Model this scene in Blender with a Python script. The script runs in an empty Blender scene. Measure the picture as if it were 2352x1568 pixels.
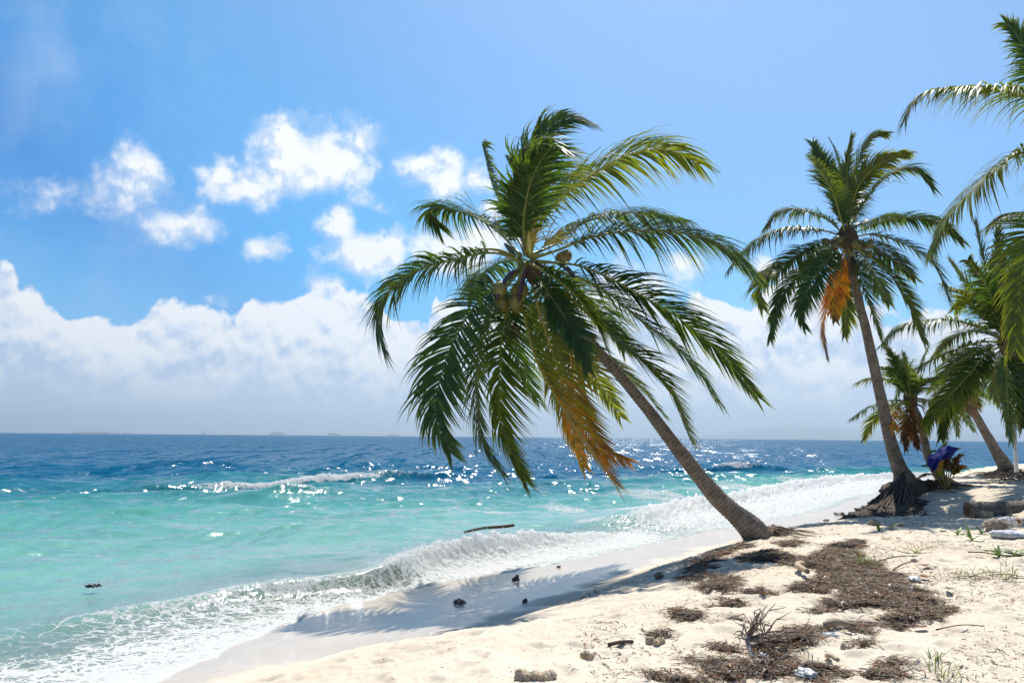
import bpy, math, random
import numpy as np
from mathutils import Vector, Matrix

R = math.radians
scene = bpy.context.scene
COL = scene.collection
random.seed(4)

# ------------------------------------------------------------------ camera
# pixel positions below are read off the photograph at 2352 x 1568
CAM_Z = 2.1
F = 1829.0
CX, CY = 1176.0, 784.0
PITCH, ROLL = math.atan(219.0 / F), R(0.49)
cam_d = bpy.data.cameras.new("camera")
cam_d.sensor_width = 36.0
cam_d.lens = 36.0 * F / 2352.0
cam_d.clip_start, cam_d.clip_end = 0.1, 60000.0
cam = bpy.data.objects.new("camera", cam_d)
COL.objects.link(cam)
CAM_M = (Matrix.Rotation(math.pi / 2 + PITCH, 3, 'X') @ Matrix.Rotation(ROLL, 3, 'Z'))
cam.matrix_world = Matrix.Translation((0, 0, CAM_Z)) @ CAM_M.to_4x4()
scene.camera = cam
CAM_N = np.array(CAM_M)

def ray(u, v):
    d = CAM_N @ np.array([(u - CX) / F, -(v - CY) / F, -1.0])
    return d / np.linalg.norm(d)

def at(u, v, Y):
    """world point seen at pixel (u, v), at Y metres along the view"""
    d = ray(u, v)
    return np.array([0, 0, CAM_Z]) + d * (Y / d[1])

# ------------------------------------------------------------------ sun, sky, exposure
SUN_EL, SUN_AZ = R(61.0), R(12.0)          # azimuth measured from +Y towards +X
SUN = np.array([math.sin(SUN_AZ) * math.cos(SUN_EL), math.cos(SUN_AZ) * math.cos(SUN_EL), math.sin(SUN_EL)])
sl = bpy.data.lights.new("sun", 'SUN')
sl.energy, sl.angle, sl.color = 4.6, R(0.53), (1.0, 0.955, 0.88)
so = bpy.data.objects.new("sun", sl)
COL.objects.link(so)
so.rotation_euler = Vector(SUN).to_track_quat('Z', 'Y').to_euler()
so.location = (20, 40, 60)

EXPO = 0.62
vs = scene.view_settings
vs.view_transform, vs.look, vs.gamma, vs.exposure, vs.use_curve_mapping = 'Standard', 'None', 1.0, EXPO, False
scene.cycles.max_bounces = 8
scene.cycles.transparent_max_bounces = 16
scene.cycles.use_denoising = True

def srgb(r, g, b):
    return tuple(((c / 255) / 12.92 if c / 255 < 0.04045 else ((c / 255 + 0.055) / 1.055) ** 2.4) for c in (r, g, b))

class NT:
    """small helper to write node graphs as expressions"""
    def __init__(self, tree):
        self.t = tree
    def n(self, typ, **kw):
        nd = self.t.nodes.new(typ)
        for k, v in kw.items():
            setattr(nd, k, v)
        return nd
    def link(self, a, b):
        self.t.links.new(a, b)
    def put(self, sock, val):
        if isinstance(val, bpy.types.NodeSocket):
            self.link(val, sock)
        elif val is not None:
            sock.default_value = val
    def m(self, op, a, b=None, c=None, clamp=False):
        nd = self.n('ShaderNodeMath', operation=op, use_clamp=clamp)
        self.put(nd.inputs[0], a)
        if b is not None: self.put(nd.inputs[1], b)
        if c is not None: self.put(nd.inputs[2], c)
        return nd.outputs[0]
    def v(self, op, a, b=None, c=None, s=None):
        nd = self.n('ShaderNodeVectorMath', operation=op)
        self.put(nd.inputs[0], a)
        if b is not None: self.put(nd.inputs[1], b)
        if c is not None: self.put(nd.inputs[2], c)
        if s is not None: self.put(nd.inputs['Scale'], s)
        return nd.outputs['Value'] if op in ('DOT_PRODUCT', 'LENGTH', 'DISTANCE') else nd.outputs[0]
    def ss(self, x, lo, hi, a=0.0, b=1.0):
        nd = self.n('ShaderNodeMapRange', interpolation_type='SMOOTHSTEP')
        self.put(nd.inputs[0], x)
        for i, q in enumerate((lo, hi, a, b)):
            self.put(nd.inputs[1 + i], q)
        return nd.outputs[0]
    def lin(self, x, lo, hi, a=0.0, b=1.0):
        nd = self.n('ShaderNodeMapRange')
        self.put(nd.inputs[0], x)
        for i, q in enumerate((lo, hi, a, b)):
            self.put(nd.inputs[1 + i], q)
        return nd.outputs[0]
    def mix(self, f, a, b, mode='MIX'):
        nd = self.n('ShaderNodeMix', data_type='RGBA', blend_type=mode)
        self.put(nd.inputs[0], f)
        for i, q in ((6, a), (7, b)):
            if isinstance(q, tuple) and len(q) == 3: q = q + (1.0,)
            self.put(nd.inputs[i], q)
        return nd.outputs[2]
    def noise(self, vec, scale, detail=4.0, rough=0.5, dist=0.0, col=False, lac=2.0):
        nd = self.n('ShaderNodeTexNoise')
        if vec is not None: self.link(vec, nd.inputs['Vector'])
        nd.inputs['Scale'].default_value = scale
        nd.inputs['Detail'].default_value = detail
        nd.inputs['Roughness'].default_value = rough
        nd.inputs['Distortion'].default_value = dist
        nd.inputs['Lacunarity'].default_value = lac
        return nd.outputs['Color' if col else 'Fac']
    def voro(self, vec, scale, feature='F1', out='Distance', rand=1.0):
        nd = self.n('ShaderNodeTexVoronoi', feature=feature)
        if vec is not None: self.link(vec, nd.inputs['Vector'])
        nd.inputs['Scale'].default_value = scale
        nd.inputs['Randomness'].default_value = rand
        return nd.outputs[out]
    def attr(self, name, out='Fac'):
        nd = self.n('ShaderNodeAttribute', attribute_name=name)
        return nd.outputs[out]
    def ramp(self, x, stops, interp='LINEAR'):
        nd = self.n('ShaderNodeValToRGB')
        nd.color_ramp.interpolation = interp
        e = nd.color_ramp.elements
        while len(e) < len(stops): e.new(0.5)
        for i, (p, c) in enumerate(stops):
            e[i].position = p
            e[i].color = tuple(c) + (1.0,) if len(c) == 3 else c
        self.link(x, nd.inputs[0])
        return nd.outputs[0]

def azel(u, v):
    d = ray(u, v)
    return math.degrees(math.atan2(d[0], d[1])), math.degrees(math.asin(d[2]))

def build_world():
    w = bpy.data.worlds.new("World")
    scene.world = w
    w.use_nodes = True
    t = w.node_tree
    t.nodes.clear()
    g = NT(t)
    out = g.n('ShaderNodeOutputWorld')
    bg = g.n('ShaderNodeBackground')
    bg.inputs[1].default_value = 0.12
    g.link(bg.outputs[0], out.inputs[0])
    sky = g.n('ShaderNodeTexSky')
    sky.sky_type = 'NISHITA'
    sky.sun_disc = False
    sky.sun_elevation = SUN_EL
    sky.sun_rotation = SUN_AZ
    sky.air_density, sky.dust_density, sky.ozone_density = 1.0, 0.6, 2.0
    w.cycles.sampling_method = 'NONE'
    D = g.v('NORMALIZE', g.n('ShaderNodeTexCoord').outputs['Generated'])
    sep = g.n('ShaderNodeSeparateXYZ')
    g.link(D, sep.inputs[0])
    az = g.m('MULTIPLY', g.m('ARCTAN2', sep.outputs[0], sep.outputs[1]), 57.29578)
    el = g.m('MULTIPLY', g.m('ARCSINE', sep.outputs[2]), 57.29578)
    # clear air: a deep blue away from the sun, paler towards it and towards the horizon
    sunang = g.m('MULTIPLY', g.m('ARCCOSINE', g.v('DOT_PRODUCT', D, GLOW)), 57.29578)
    hsv = g.n('ShaderNodeHueSaturation')
    hsv.inputs['Hue'].default_value = 0.5
    hsv.inputs['Saturation'].default_value = 1.0
    g.link(sky.outputs[0], hsv.inputs['Color'])
    tint = g.ramp(g.lin(sunang, 30.0, 70.0), SKY_TINT)
    clear = g.mix(1.0, hsv.outputs[0], tint, 'MULTIPLY')
    # clouds -------------------------------------------------------------
    comb = g.n('ShaderNodeCombineXYZ')
    g.link(az, comb.inputs[0]); g.link(el, comb.inputs[1])
    Q = comb.outputs[0]
    wob = g.v('SCALE', g.v('SUBTRACT', g.noise(D, 9.0, 4, 0.6, col=True), (0.5, 0.5, 0.5)), s=5.0)
    Qw = g.v('ADD', Q, g.v('MULTIPLY', wob, (1.0, 0.7, 0.0)))
    field = None
    for (u, v, rx, ry, k) in CLOUDS:
        a, e = azel(u, v)
        sx, sy = 1.0 / (rx / F * 57.3), 1.0 / (ry / F * 57.3)
        p = g.v('MULTIPLY_ADD', Qw, (sx, sy, 0.0), (-a * sx, -e * sy, 0.0))
        f = g.m('MULTIPLY', g.m('SUBTRACT', 1.0, g.v('LENGTH', p)), k)
        field = f if field is None else g.m('SMOOTH_MAX', field, f, 0.25)
    fbm = g.noise(D, 16.0, 6, 0.58)
    puff = g.noise(D, 30.0, 5, 0.55)
    cum = g.m('ADD', field, g.m('MULTIPLY', g.m('SUBTRACT', fbm, 0.5), 2.5))
    cum = g.m('ADD', cum, g.m('MULTIPLY', g.m('SUBTRACT', puff, 0.5), 0.7))
    cumd = g.ss(cum, -0.10, 0.80)
    # the long bank of cumulus above the horizon: its top follows the azimuth
    fc = g.n('ShaderNodeFloatCurve')
    cv = fc.mapping.curves[0]
    def ax(a): return (a + 60.0) / 120.0
    tops = [(ax(azel(u, v)[0]), azel(u, v)[1] / 30.0) for u, v in BANK]
    tops = [(0.0, 0.3)] + tops + [(1.0, 0.25)]
    while len(cv.points) < len(tops): cv.points.new(0.5, 0.5)
    for p, (x, y) in zip(cv.points, tops): p.location = (x, y)
    fc.mapping.update()
    sq = g.n('ShaderNodeSeparateXYZ')
    g.link(Qw, sq.inputs[0])
    g.link(g.lin(sq.outputs[0], -60.0, 60.0), fc.inputs['Value'])
    top = g.m('MULTIPLY', fc.outputs[0], 30.0)
    bil = g.m('ABSOLUTE', g.m('MULTIPLY', g.m('SUBTRACT', g.noise(g.v('ADD', D, g.v('SCALE', wob, s=0.006)), 13.0, 3, 0.45), 0.5), 3.2))
    bil = g.m('ADD', 0.05, bil)
    bk = g.m('SUBTRACT', top, el)
    bk = g.m('ADD', bk, g.m('MULTIPLY', g.m('SUBTRACT', fbm, 0.5), 3.2))
    bk = g.m('ADD', bk, g.m('MULTIPLY', g.m('SUBTRACT', 0.45, bil), 2.6))
    bk = g.m('ADD', bk, g.m('MULTIPLY', g.m('SUBTRACT', puff, 0.5), 2.0))
    bankd = g.ss(bk, -0.05, 0.5)
    # light on the bank: bright rims along the top and on billows, blue-grey hollows below
    n_up = g.noise(g.v('ADD', D, (0.004, 0.0, 0.011)), 16.0, 6, 0.58)
    relief = g.m('SUBTRACT', fbm, n_up)
    rim = g.ss(bk, 4.2, 0.3)
    big = g.noise(D, 7.0, 5, 0.55)
    lit = g.m('ADD', g.m('MULTIPLY', relief, 7.0), g.m('MULTIPLY', rim, 0.65))
    lit = g.m('ADD', lit, g.m('MULTIPLY', g.m('SUBTRACT', big, 0.40), 2.6))
    lit = g.m('ADD', lit, g.m('MULTIPLY', g.m('SUBTRACT', 0.42, bil), 0.9))
    lit = g.m('MULTIPLY', lit, g.ss(el, 0.3, 2.6, 0.1, 1.0))
    bcol = g.ramp(g.lin(lit, -0.1, 1.05), [(0.0, CL_SHADE), (0.35, CL_MID), (0.95, CL_WHITE)])
    lowc = g.mix(g.ss(el, -0.5, 5.5), CL_LOW, bcol)
    sunny = g.ss(g.m('ADD', g.m('ADD', cum, g.m('MULTIPLY', relief, 5.0)), g.m('MULTIPLY', relief, 3.0)), 0.05, 0.8)
    ccol = g.mix(sunny, CL_MID, CL_WHITE)
    veil = g.m('MULTIPLY', g.ss(el, 14.0, -1.0), 0.42)
    sk = g.mix(veil, clear, CL_VEIL)
    # thin high streaks at the left
    st = g.noise(g.v('MULTIPLY', Qw, (0.13, 0.10, 0.0)), 1.0, 5, 0.6)
    sk = g.mix(g.m('MULTIPLY', g.m('MULTIPLY', g.ss(st, 0.40, 0.75), g.ss(az, -16.0, -30.0)), g.m('MULTIPLY', g.ss(el, 5.0, 12.0), 0.28)), sk, CL_MID)
    sk = g.mix(g.m('MULTIPLY', bankd, g.ss(el, 0.0, 3.5, 0.80, 0.97)), sk, lowc)
    sk = g.mix(g.m('MULTIPLY', cumd, 0.97), sk, ccol)
    g.link(sk, bg.inputs[0])

# radiances are in the sky texture's own unit (before strength 0.12)
def rad(r, g_, b, k=1.0):
    s = srgb(r, g_, b)
    return tuple(c / 0.12 / (2 ** EXPO) * k for c in s)
CL_WHITE = rad(254, 254, 255, 1.02)
CL_MID = rad(216, 229, 247)
CL_SHADE = rad(186, 207, 238)
CL_LOW = rad(202, 219, 243)
CL_VEIL = rad(165, 205, 243)
SKY_TINT = [(0.0, (.42, .62, .77)), (.25, (.32, .58, .76)), (.55, (.13, .55, .77)), (.70, (.045, .46, .73)), (.82, (.008, .345, .64)), (1.0, (.035, .43, .70))]
GLOW = (math.sin(R(35)) * math.cos(R(54)), math.cos(R(35)) * math.cos(R(54)), math.sin(R(54)))
CLOUDS = [  # u, v, radius u, radius v, thickness
    (235, 462, 112, 55, .65), (215, 480, 70, 45, .6), (310, 380, 65, 55, .65), (290, 430, 85, 50, .6),
    (410, 520, 105, 42, .65), (380, 524, 60, 32, .6), (460, 510, 50, 30, .55),
    (640, 320, 75, 75, 1.0), (665, 375, 100, 80, 1.1), (572, 425, 92, 48, .9), (497, 390, 50, 55, .95),
    (800, 372, 105, 85, 1.05), (735, 405, 135, 60, 1.0), (835, 335, 50, 45, .9),
    (600, 577, 42, 38, .8), (955, 390, 75, 60, .95), (1015, 365, 60, 50, .95), (1005, 435, 55, 75, .9), (1090, 405, 50, 40, .7),
    (763, 507, 62, 42, .95), (835, 472, 60, 42, .9), (845, 588, 135, 62, 1.2), (905, 580, 80, 50, 1.1),
    (1035, 578, 110, 60, 1.25), (1130, 490, 36, 26, .9), (1110, 560, 90, 55, 1.1),
    (725, 665, 75, 42, .7), (1470, 640, 120, 50, .8), (1560, 610, 60, 35, .7), (1765, 610, 45, 40, .8), (505, 690, 45, 22, .5),
]
BANK = [(-30, 600), (20, 625), (60, 678), (110, 690), (150, 722), (210, 752), (280, 755), (380, 712), (430, 712), (500, 745),
        (560, 715), (640, 690), (720, 668), (800, 690), (880, 705), (940, 765), (1010, 720), (1100, 700), (1250, 700),
        (1400, 672), (1500, 690), (1560, 700), (1640, 690), (1720, 720), (1790, 650), (1900, 690), (2100, 720), (2360, 720)]
build_world()

# ------------------------------------------------------------------ numpy tools
def _hash(ix, iy, seed):
    h = (ix.astype(np.int64) * 374761393 + iy.astype(np.int64) * 668265263 + seed * 1442695041) & 0xFFFFFFFF
    h = ((h ^ (h >> 13)) * 1274126177) & 0xFFFFFFFF
    h = h ^ (h >> 16)
    return h

def perlin(x, y, seed=0):
    x0, y0 = np.floor(x), np.floor(y)
    fx, fy = x - x0, y - y0
    ux, uy = fx * fx * fx * (fx * (fx * 6 - 15) + 10), fy * fy * fy * (fy * (fy * 6 - 15) + 10)
    def gr(i, j):
        a = _hash(x0 + i, y0 + j, seed) * (2 * math.pi / 4294967296.0)
        return np.cos(a) * (fx - i) + np.sin(a) * (fy - j)
    a, b, c, d = gr(0, 0), gr(1, 0), gr(0, 1), gr(1, 1)
    return ((a + (b - a) * ux) * (1 - uy) + (c + (d - c) * ux) * uy) * 1.4

def fbm(x, y, seed=0, octv=4, gain=0.5):
    s, a = 0.0, 1.0
    for k in range(octv):
        s = s + a * perlin(x, y, seed + k * 17)
        x, y, a = x * 2.03 + 13.1, y * 2.03 + 7.7, a * gain
    return s

def sstep(x, a, b):
    t = np.clip((x - a) / (b - a), 0, 1)
    return t * t * (3 - 2 * t)

def catmull(pts, n):
    """n points spaced evenly along a smooth curve through pts"""
    p = np.asarray(pts, float)
    if len(p) == 2:
        t = np.linspace(0, 1, n)[:, None]
        return p[0] * (1 - t) + p[1] * t
    q = np.vstack([2 * p[0] - p[1], p, 2 * p[-1] - p[-2]])
    out = []
    for i in range(1, len(q) - 2):
        t = np.linspace(0, 1, 24, endpoint=False)[:, None]
        a, b, c, d = q[i - 1], q[i], q[i + 1], q[i + 2]
        out.append(0.5 * (2 * b + (c - a) * t + (2 * a - 5 * b + 4 * c - d) * t ** 2 + (3 * b - a - 3 * c + d) * t ** 3))
    out = np.vstack(out + [p[-1:]])
    s = np.concatenate([[0], np.cumsum(np.linalg.norm(np.diff(out, axis=0), axis=1))])
    si = np.linspace(0, s[-1], n)
    return np.stack([np.interp(si, s, out[:, k]) for k in range(out.shape[1])], 1)

def polydist(x, y, line):
    """signed distance (right-hand side of the line positive) and parameter along it"""
    line = np.asarray(line, float)
    x, y = np.asarray(x, float), np.asarray(y, float)
    D, Pm = np.empty(x.shape), np.empty(x.shape)
    A, B = line[:-1], line[1:]
    E = B - A
    L2 = (E ** 2).sum(1)
    step = 1500
    for c in range(0, len(x), step):
        xs, ys = x[c:c + step], y[c:c + step]
        cx, cy = 0.5 * (xs.min() + xs.max()), 0.5 * (ys.min() + ys.max())
        rad = np.hypot(xs - cx, ys - cy).max()
        t = np.clip(((cx - A[:, 0]) * E[:, 0] + (cy - A[:, 1]) * E[:, 1]) / L2, 0, 1)
        dc = np.hypot(cx - A[:, 0] - t * E[:, 0], cy - A[:, 1] - t * E[:, 1])
        near = np.nonzero(dc <= dc.min() + 2 * rad + 1e-9)[0]
        best = np.full(xs.shape, 1e30); sg = np.ones(xs.shape); pr = np.zeros(xs.shape)
        for i in near:
            a, (dx, dy) = A[i], E[i]
            t = np.clip(((xs - a[0]) * dx + (ys - a[1]) * dy) / L2[i], 0, 1)
            ex, ey = xs - a[0] - t * dx, ys - a[1] - t * dy
            d2 = ex * ex + ey * ey
            m = d2 < best
            best[m] = d2[m]
            sg[m] = np.where(dy * ex - dx * ey >= 0, 1.0, -1.0)[m]
            pr[m] = (i + t)[m]
        D[c:c + step], Pm[c:c + step] = np.sqrt(best) * sg, pr
    return D, Pm / (len(line) - 1)

# ------------------------------------------------------------------ shape of the shore
SHORE = [(-40, -60), (-14, -14), (-7.5, -2), (-5.0, 2.8), (-3.9, 5.2), (-3.2, 6.7), (-2.75, 8.1), (-2.4, 9.4), (-1.95, 10.4), (-1.4, 11.15), (-0.9, 11.9),
         (0.0, 12.9), (1.3, 14.3), (3.0, 16.5), (5.3, 19.5), (9.5, 24.5), (13, 30), (17, 35.5), (23, 41), (40, 52), (150, 92), (900, 262), (40000, 9000)]
SHORE_C = catmull(SHORE[:-3], 90).tolist() + SHORE[-3:]
WET = [(-37, -62), (-11.5, -15), (-5.6, -3), (-3.6, 2.5), (-3.1, 5.0), (-2.4, 6.6), (-1.3, 7.75), (-0.3, 8.55), (0.40, 9.8), (1.2, 11.2), (2.65, 13.4),
       (4.25, 15.8), (6.85, 17.9), (8.3, 19.5), (10.4, 22.9), (14.2, 28.4), (18.3, 34.0), (24, 39.5), (41, 50), (151, 89), (901, 258), (40000, 8990)]
WET_C = catmull(WET[:-3], 80).tolist() + WET[-3:]

def ground_h(x, y, detail=True):
    x, y = np.asarray(x, float), np.asarray(y, float)
    d, _ = polydist(x, y, SHORE_C)
    w, _ = polydist(x, y, WET_C)
    sea = np.where(d > -6, 0.085 * d, np.where(d > -60, -0.51 + 0.11 * (d + 6), -6.45 + 0.01 * np.maximum(d + 60, -400)))
    k = np.clip(d / np.maximum(d - w, 0.05), 0, 1)
    wp = np.maximum(w, 0)
    land = 0.10 + 0.62 * (1 - np.exp(-(wp * wp / (wp + 0.30)) / 0.95))
    land = land + 0.45 * sstep(x + 0.6 * (y - 17), 7.2, 10.0) * sstep(w, 0.2, 1.4) * sstep(y, 11, 15)
    z = np.where(d < 0, sea, np.where(w < 0, 0.10 * k ** 1.3, land))
    if detail:
        dry = sstep(w, 0.15, 1.6)
        soft = sstep(w, -0.3, 0.6)
        z = z + soft * 0.018 * fbm(x * 0.7, y * 0.7, 3, 2)
        lump = fbm(x * 2.6, y * 2.6, 11, 4)
        z = z + dry * (0.020 * lump + 0.014 * np.abs(fbm(x * 5.5, y * 5.5, 29, 3)))
        # scuffed footprints: round dents with a pushed-up rim
        for sx, seed in ((2.1, 41), (2.9, 57)):
            gx, gy = np.floor(x * sx), np.floor(y * sx)
            h1 = _hash(gx, gy, seed) / 4294967296.0
            h2 = _hash(gx, gy, seed + 5) / 4294967296.0
            h3 = _hash(gx, gy, seed + 9) / 4294967296.0
            rx, ry = x * sx - gx - 0.3 - 0.4 * h1, y * sx - gy - 0.3 - 0.4 * h2
            ca, sa = np.cos(h3 * 6.28), np.sin(h3 * 6.28)
            q = np.sqrt(((rx * ca + ry * sa) / 0.16) ** 2 + ((-rx * sa + ry * ca) / 0.30) ** 2)
            dent = -np.exp(-q ** 2 * 1.2) + 0.45 * np.exp(-((q - 1.35) / 0.4) ** 2)
            z = z + dry * (h3 > 0.45) * 0.030 * dent
    return z

def gz(x, y):
    return float(ground_h(np.array([x]), np.array([y]))[0])

def on_ground(u, v, detail=True):
    """where the view ray through pixel (u, v) first meets the ground (or the still water)"""
    d = ray(u, v)
    t = np.concatenate([np.arange(3, 60, 0.02), np.arange(60, 400, 0.5)])
    X, Y, Z = d[0] * t, d[1] * t, CAM_Z + d[2] * t
    h = np.maximum(ground_h(X, Y, detail), 0.0)
    i = int(np.argmax(Z <= h)) if np.any(Z <= h) else len(t) - 1
    return np.array([X[i], Y[i], h[i]])

# ------------------------------------------------------------------ mesh + tagging helpers
def tag(o, label=None, cat=None, group=None, kind=None):
    if label: o['label'] = label
    if cat: o['category'] = cat
    if group: o['group'] = group
    if kind: o['kind'] = kind
    return o

def empty(name, loc, label, cat, group=None, rz=0.0):
    o = bpy.data.objects.new(name, None)
    COL.objects.link(o)
    o.location = Vector([float(c) for c in loc])
    o.rotation_euler = (0, 0, rz)
    o.empty_display_size = 0.2
    return tag(o, label, cat, group)

class MB:
    """collects numpy pieces; build() links them as one mesh object"""
    def __init__(self):
        self.v, self.f, self.c, self.m, self.n = [], [], [], [], 0
        self.extra = []
    def add(self, verts, faces, col=None, mat=0, along=None):
        verts = np.asarray(verts, float).reshape(-1, 3)
        self.v.append(verts)
        self.f += [(np.asarray(fa, np.int64) + self.n) for fa in faces if len(fa)]
        self.m += [np.full(len(fa), mat) for fa in faces if len(fa)]
        c = np.ones((len(verts), 4))
        if col is not None: c[:, :3] = col
        self.c.append(c)
        self.extra.append(np.zeros(len(verts)) if along is None else np.asarray(along, float))
        self.n += len(verts)
    def tube(self, pts, radii, sides=8, col=None, mat=0, caps=True, squash=1.0):
        pts = np.asarray(pts, float)
        n = len(pts)
        radii = np.broadcast_to(np.asarray(radii, float), (n,))
        T = np.gradient(pts, axis=0)
        T /= np.linalg.norm(T, axis=1, keepdims=True) + 1e-12
        ref = np.array([0, 0, 1.0]) if abs(T[0][2]) < 0.9 else np.array([1.0, 0, 0])
        A = np.cross(T[0], ref); A /= np.linalg.norm(A)
        V, al = [], []
        s = np.concatenate([[0], np.cumsum(np.linalg.norm(np.diff(pts, axis=0), axis=1))])
        th = np.linspace(0, 2 * math.pi, sides, endpoint=False)
        for i in range(n):
            A = A - T[i] * np.dot(A, T[i]); A /= np.linalg.norm(A) + 1e-12
            B = np.cross(T[i], A)
            V.append(pts[i] + radii[i] * (np.cos(th)[:, None] * A + squash * np.sin(th)[:, None] * B))
            al.append(np.full(sides, s[i]))
        V = np.vstack(V)
        j = np.arange(sides); k = (j + 1) % sides
        Q = np.vstack([np.stack([i * sides + j, i * sides + k, (i + 1) * sides + k, (i + 1) * sides + j], 1) for i in range(n - 1)])
        fs = [Q]
        if caps:
            V = np.vstack([V, pts[0], pts[-1]])
            al = np.concatenate(al + [[0.0, s[-1]]])
            fs.append(np.stack([k, j, np.full(sides, n * sides)], 1))
            b = (n - 1) * sides
            fs.append(np.stack([b + j, b + k, np.full(sides, n * sides + 1)], 1))
        else:
            al = np.concatenate(al)
        self.add(V, fs, col, mat, al)
    def blob(self, c, r, seed=0, rough=0.25, sub=3, freq=1.6, col=None, mat=0, rot=0.0, cut=None):
        """an uneven stone-like lump of half-sizes r"""
        n1, n2 = 6 * sub, 4 * sub
        th = np.linspace(0, 2 * math.pi, n1, endpoint=False)
        ph = np.linspace(-math.pi / 2, math.pi / 2, n2 + 1)[1:-1]
        P = np.array([[math.cos(p) * math.cos(t), math.cos(p) * math.sin(t), math.sin(p)] for p in ph for t in th] + [[0, 0, -1], [0, 0, 1]])
        k = 1 + rough * (fbm(P[:, 0] * freq + P[:, 2] * 0.7 * freq + seed * 3.1, P[:, 1] * freq - P[:, 2] * freq * 0.8 + seed, seed, 3))
        V = P * k[:, None] * np.asarray(r, float)
        ca, sa = math.cos(rot), math.sin(rot)
        V = V @ np.array([[ca, sa, 0], [-sa, ca, 0], [0, 0, 1.0]]) + np.asarray(c, float)
        if cut is not None: V[:, 2] = np.maximum(V[:, 2], cut)
        m = n2 - 1
        j = np.arange(n1); kk = (j + 1) % n1
        Q = np.vstack([np.stack([i * n1 + j, i * n1 + kk, (i + 1) * n1 + kk, (i + 1) * n1 + j], 1) for i in range(m - 1)])
        a = m * n1
        self.add(V, [Q, np.stack([kk, j, np.full(n1, a)], 1), np.stack([(m - 1) * n1 + j, (m - 1) * n1 + kk, np.full(n1, a + 1)], 1)], col, mat)
    def box(self, c, h, rz=0.0, col=None, mat=0, ry=0.0, bev=0.12):
        """box with chamfered edges, half sizes h"""
        h = np.asarray(h, float); b = bev * h.min()
        V = []
        for sx in (-1, 1):
            for sy in (-1, 1):
                for sz in (-1, 1):
                    s = np.array([sx, sy, sz])
                    for k in range(3):
                        p = s * (h - b); p[k] = s[k] * h[k]
                        V.append(p)
        import bmesh
        bm = bmesh.new()
        for p in V: bm.verts.new(p)
        bmesh.ops.convex_hull(bm, input=bm.verts)
        bm.verts.index_update()
        P = np.array([v.co[:] for v in bm.verts])
        M = np.array(Matrix.Rotation(rz, 3, 'Z') @ Matrix.Rotation(ry, 3, 'Y'))
        tri = [[v.index for v in f.verts] for f in bm.faces]
        bm.free()
        self.add(P @ M.T + np.asarray(c, float), [np.array([t]) for t in tri], col, mat)
    def build(self, name, mats, parent=None, smooth=True, origin=None):
        V = np.vstack(self.v)
        if parent is not None and origin is None: origin = world_loc(parent)
        if origin is not None: V = V - np.asarray(origin, float)
        me = bpy.data.meshes.new(name)
        loops = np.concatenate([f.ravel() for f in self.f])
        tot = np.concatenate([np.full(len(f), f.shape[1]) for f in self.f])
        me.vertices.add(len(V)); me.vertices.foreach_set('co', V.ravel())
        me.loops.add(len(loops)); me.loops.foreach_set('vertex_index', loops)
        me.polygons.add(len(tot))
        me.polygons.foreach_set('loop_start', np.concatenate([[0], np.cumsum(tot)[:-1]]))
        me.polygons.foreach_set('loop_total', tot)
        me.polygons.foreach_set('material_index', np.concatenate(self.m))
        me.polygons.foreach_set('use_smooth', np.full(len(tot), smooth))
        ca = me.color_attributes.new('tint', 'FLOAT_COLOR', 'POINT')
        ca.data.foreach_set('color', np.vstack(self.c).ravel())
        al = me.attributes.new('along', 'FLOAT', 'POINT')
        al.data.foreach_set('value', np.concatenate(self.extra))
        me.update(calc_edges=True)
        me.validate()
        for m in (mats if isinstance(mats, (list, tuple)) else [mats]): me.materials.append(m)
        o = bpy.data.objects.new(name, me)
        COL.objects.link(o)
        if parent is not None:
            o.parent = parent
        elif origin is not None:
            o.location = Vector([float(q) for q in origin])
        return o

def world_loc(o):
    p = np.array(o.location[:])
    while o.parent is not None:
        o = o.parent
        p = p + np.array(o.location[:])
    return p

def new_mat(name):
    m = bpy.data.materials.new(name)
    m.use_nodes = True
    t = m.node_tree
    t.nodes.clear()
    g = NT(t)
    out = g.n('ShaderNodeOutputMaterial')
    return m, g, out

def bsdf(g, col, rough=0.8, spec=0.3, normal=None, metal=0.0):
    b = g.n('ShaderNodeBsdfPrincipled')
    if isinstance(col, tuple) and len(col) == 3: col = col + (1.0,)
    g.put(b.inputs['Base Color'], col)
    g.put(b.inputs['Roughness'], rough)
    b.inputs['Specular IOR Level'].default_value = spec
    b.inputs['Metallic'].default_value = metal
    if normal is not None: g.link(normal, b.inputs['Normal'])
    return b.outputs[0]

def bump(g, h, strength, dist=0.02, normal=None):
    b = g.n('ShaderNodeBump')
    b.inputs['Strength'].default_value = strength
    b.inputs['Distance'].default_value = dist
    g.link(h, b.inputs['Height'])
    if normal is not None: g.link(normal, b.inputs['Normal'])
    return b.outputs[0]

def pos(g):
    return g.n('ShaderNodeNewGeometry').outputs['Position']

def obj_co(g):
    return g.n('ShaderNodeTexCoord').outputs['Object']

# ------------------------------------------------------------------ sand
def polar_grid(az, rr):
    A, Rr = np.meshgrid(az, rr)          # row by row: neighbours in memory are neighbours in space
    X, Y = np.sin(A) * Rr, np.cos(A) * Rr
    nr, na = X.shape
    i, j = np.meshgrid(np.arange(nr - 1), np.arange(na - 1), indexing='ij')
    a = (i * na + j).ravel()
    Q = np.stack([a, a + 1, a + na + 1, a + na], 1)
    return X.ravel(), Y.ravel(), Q

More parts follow.
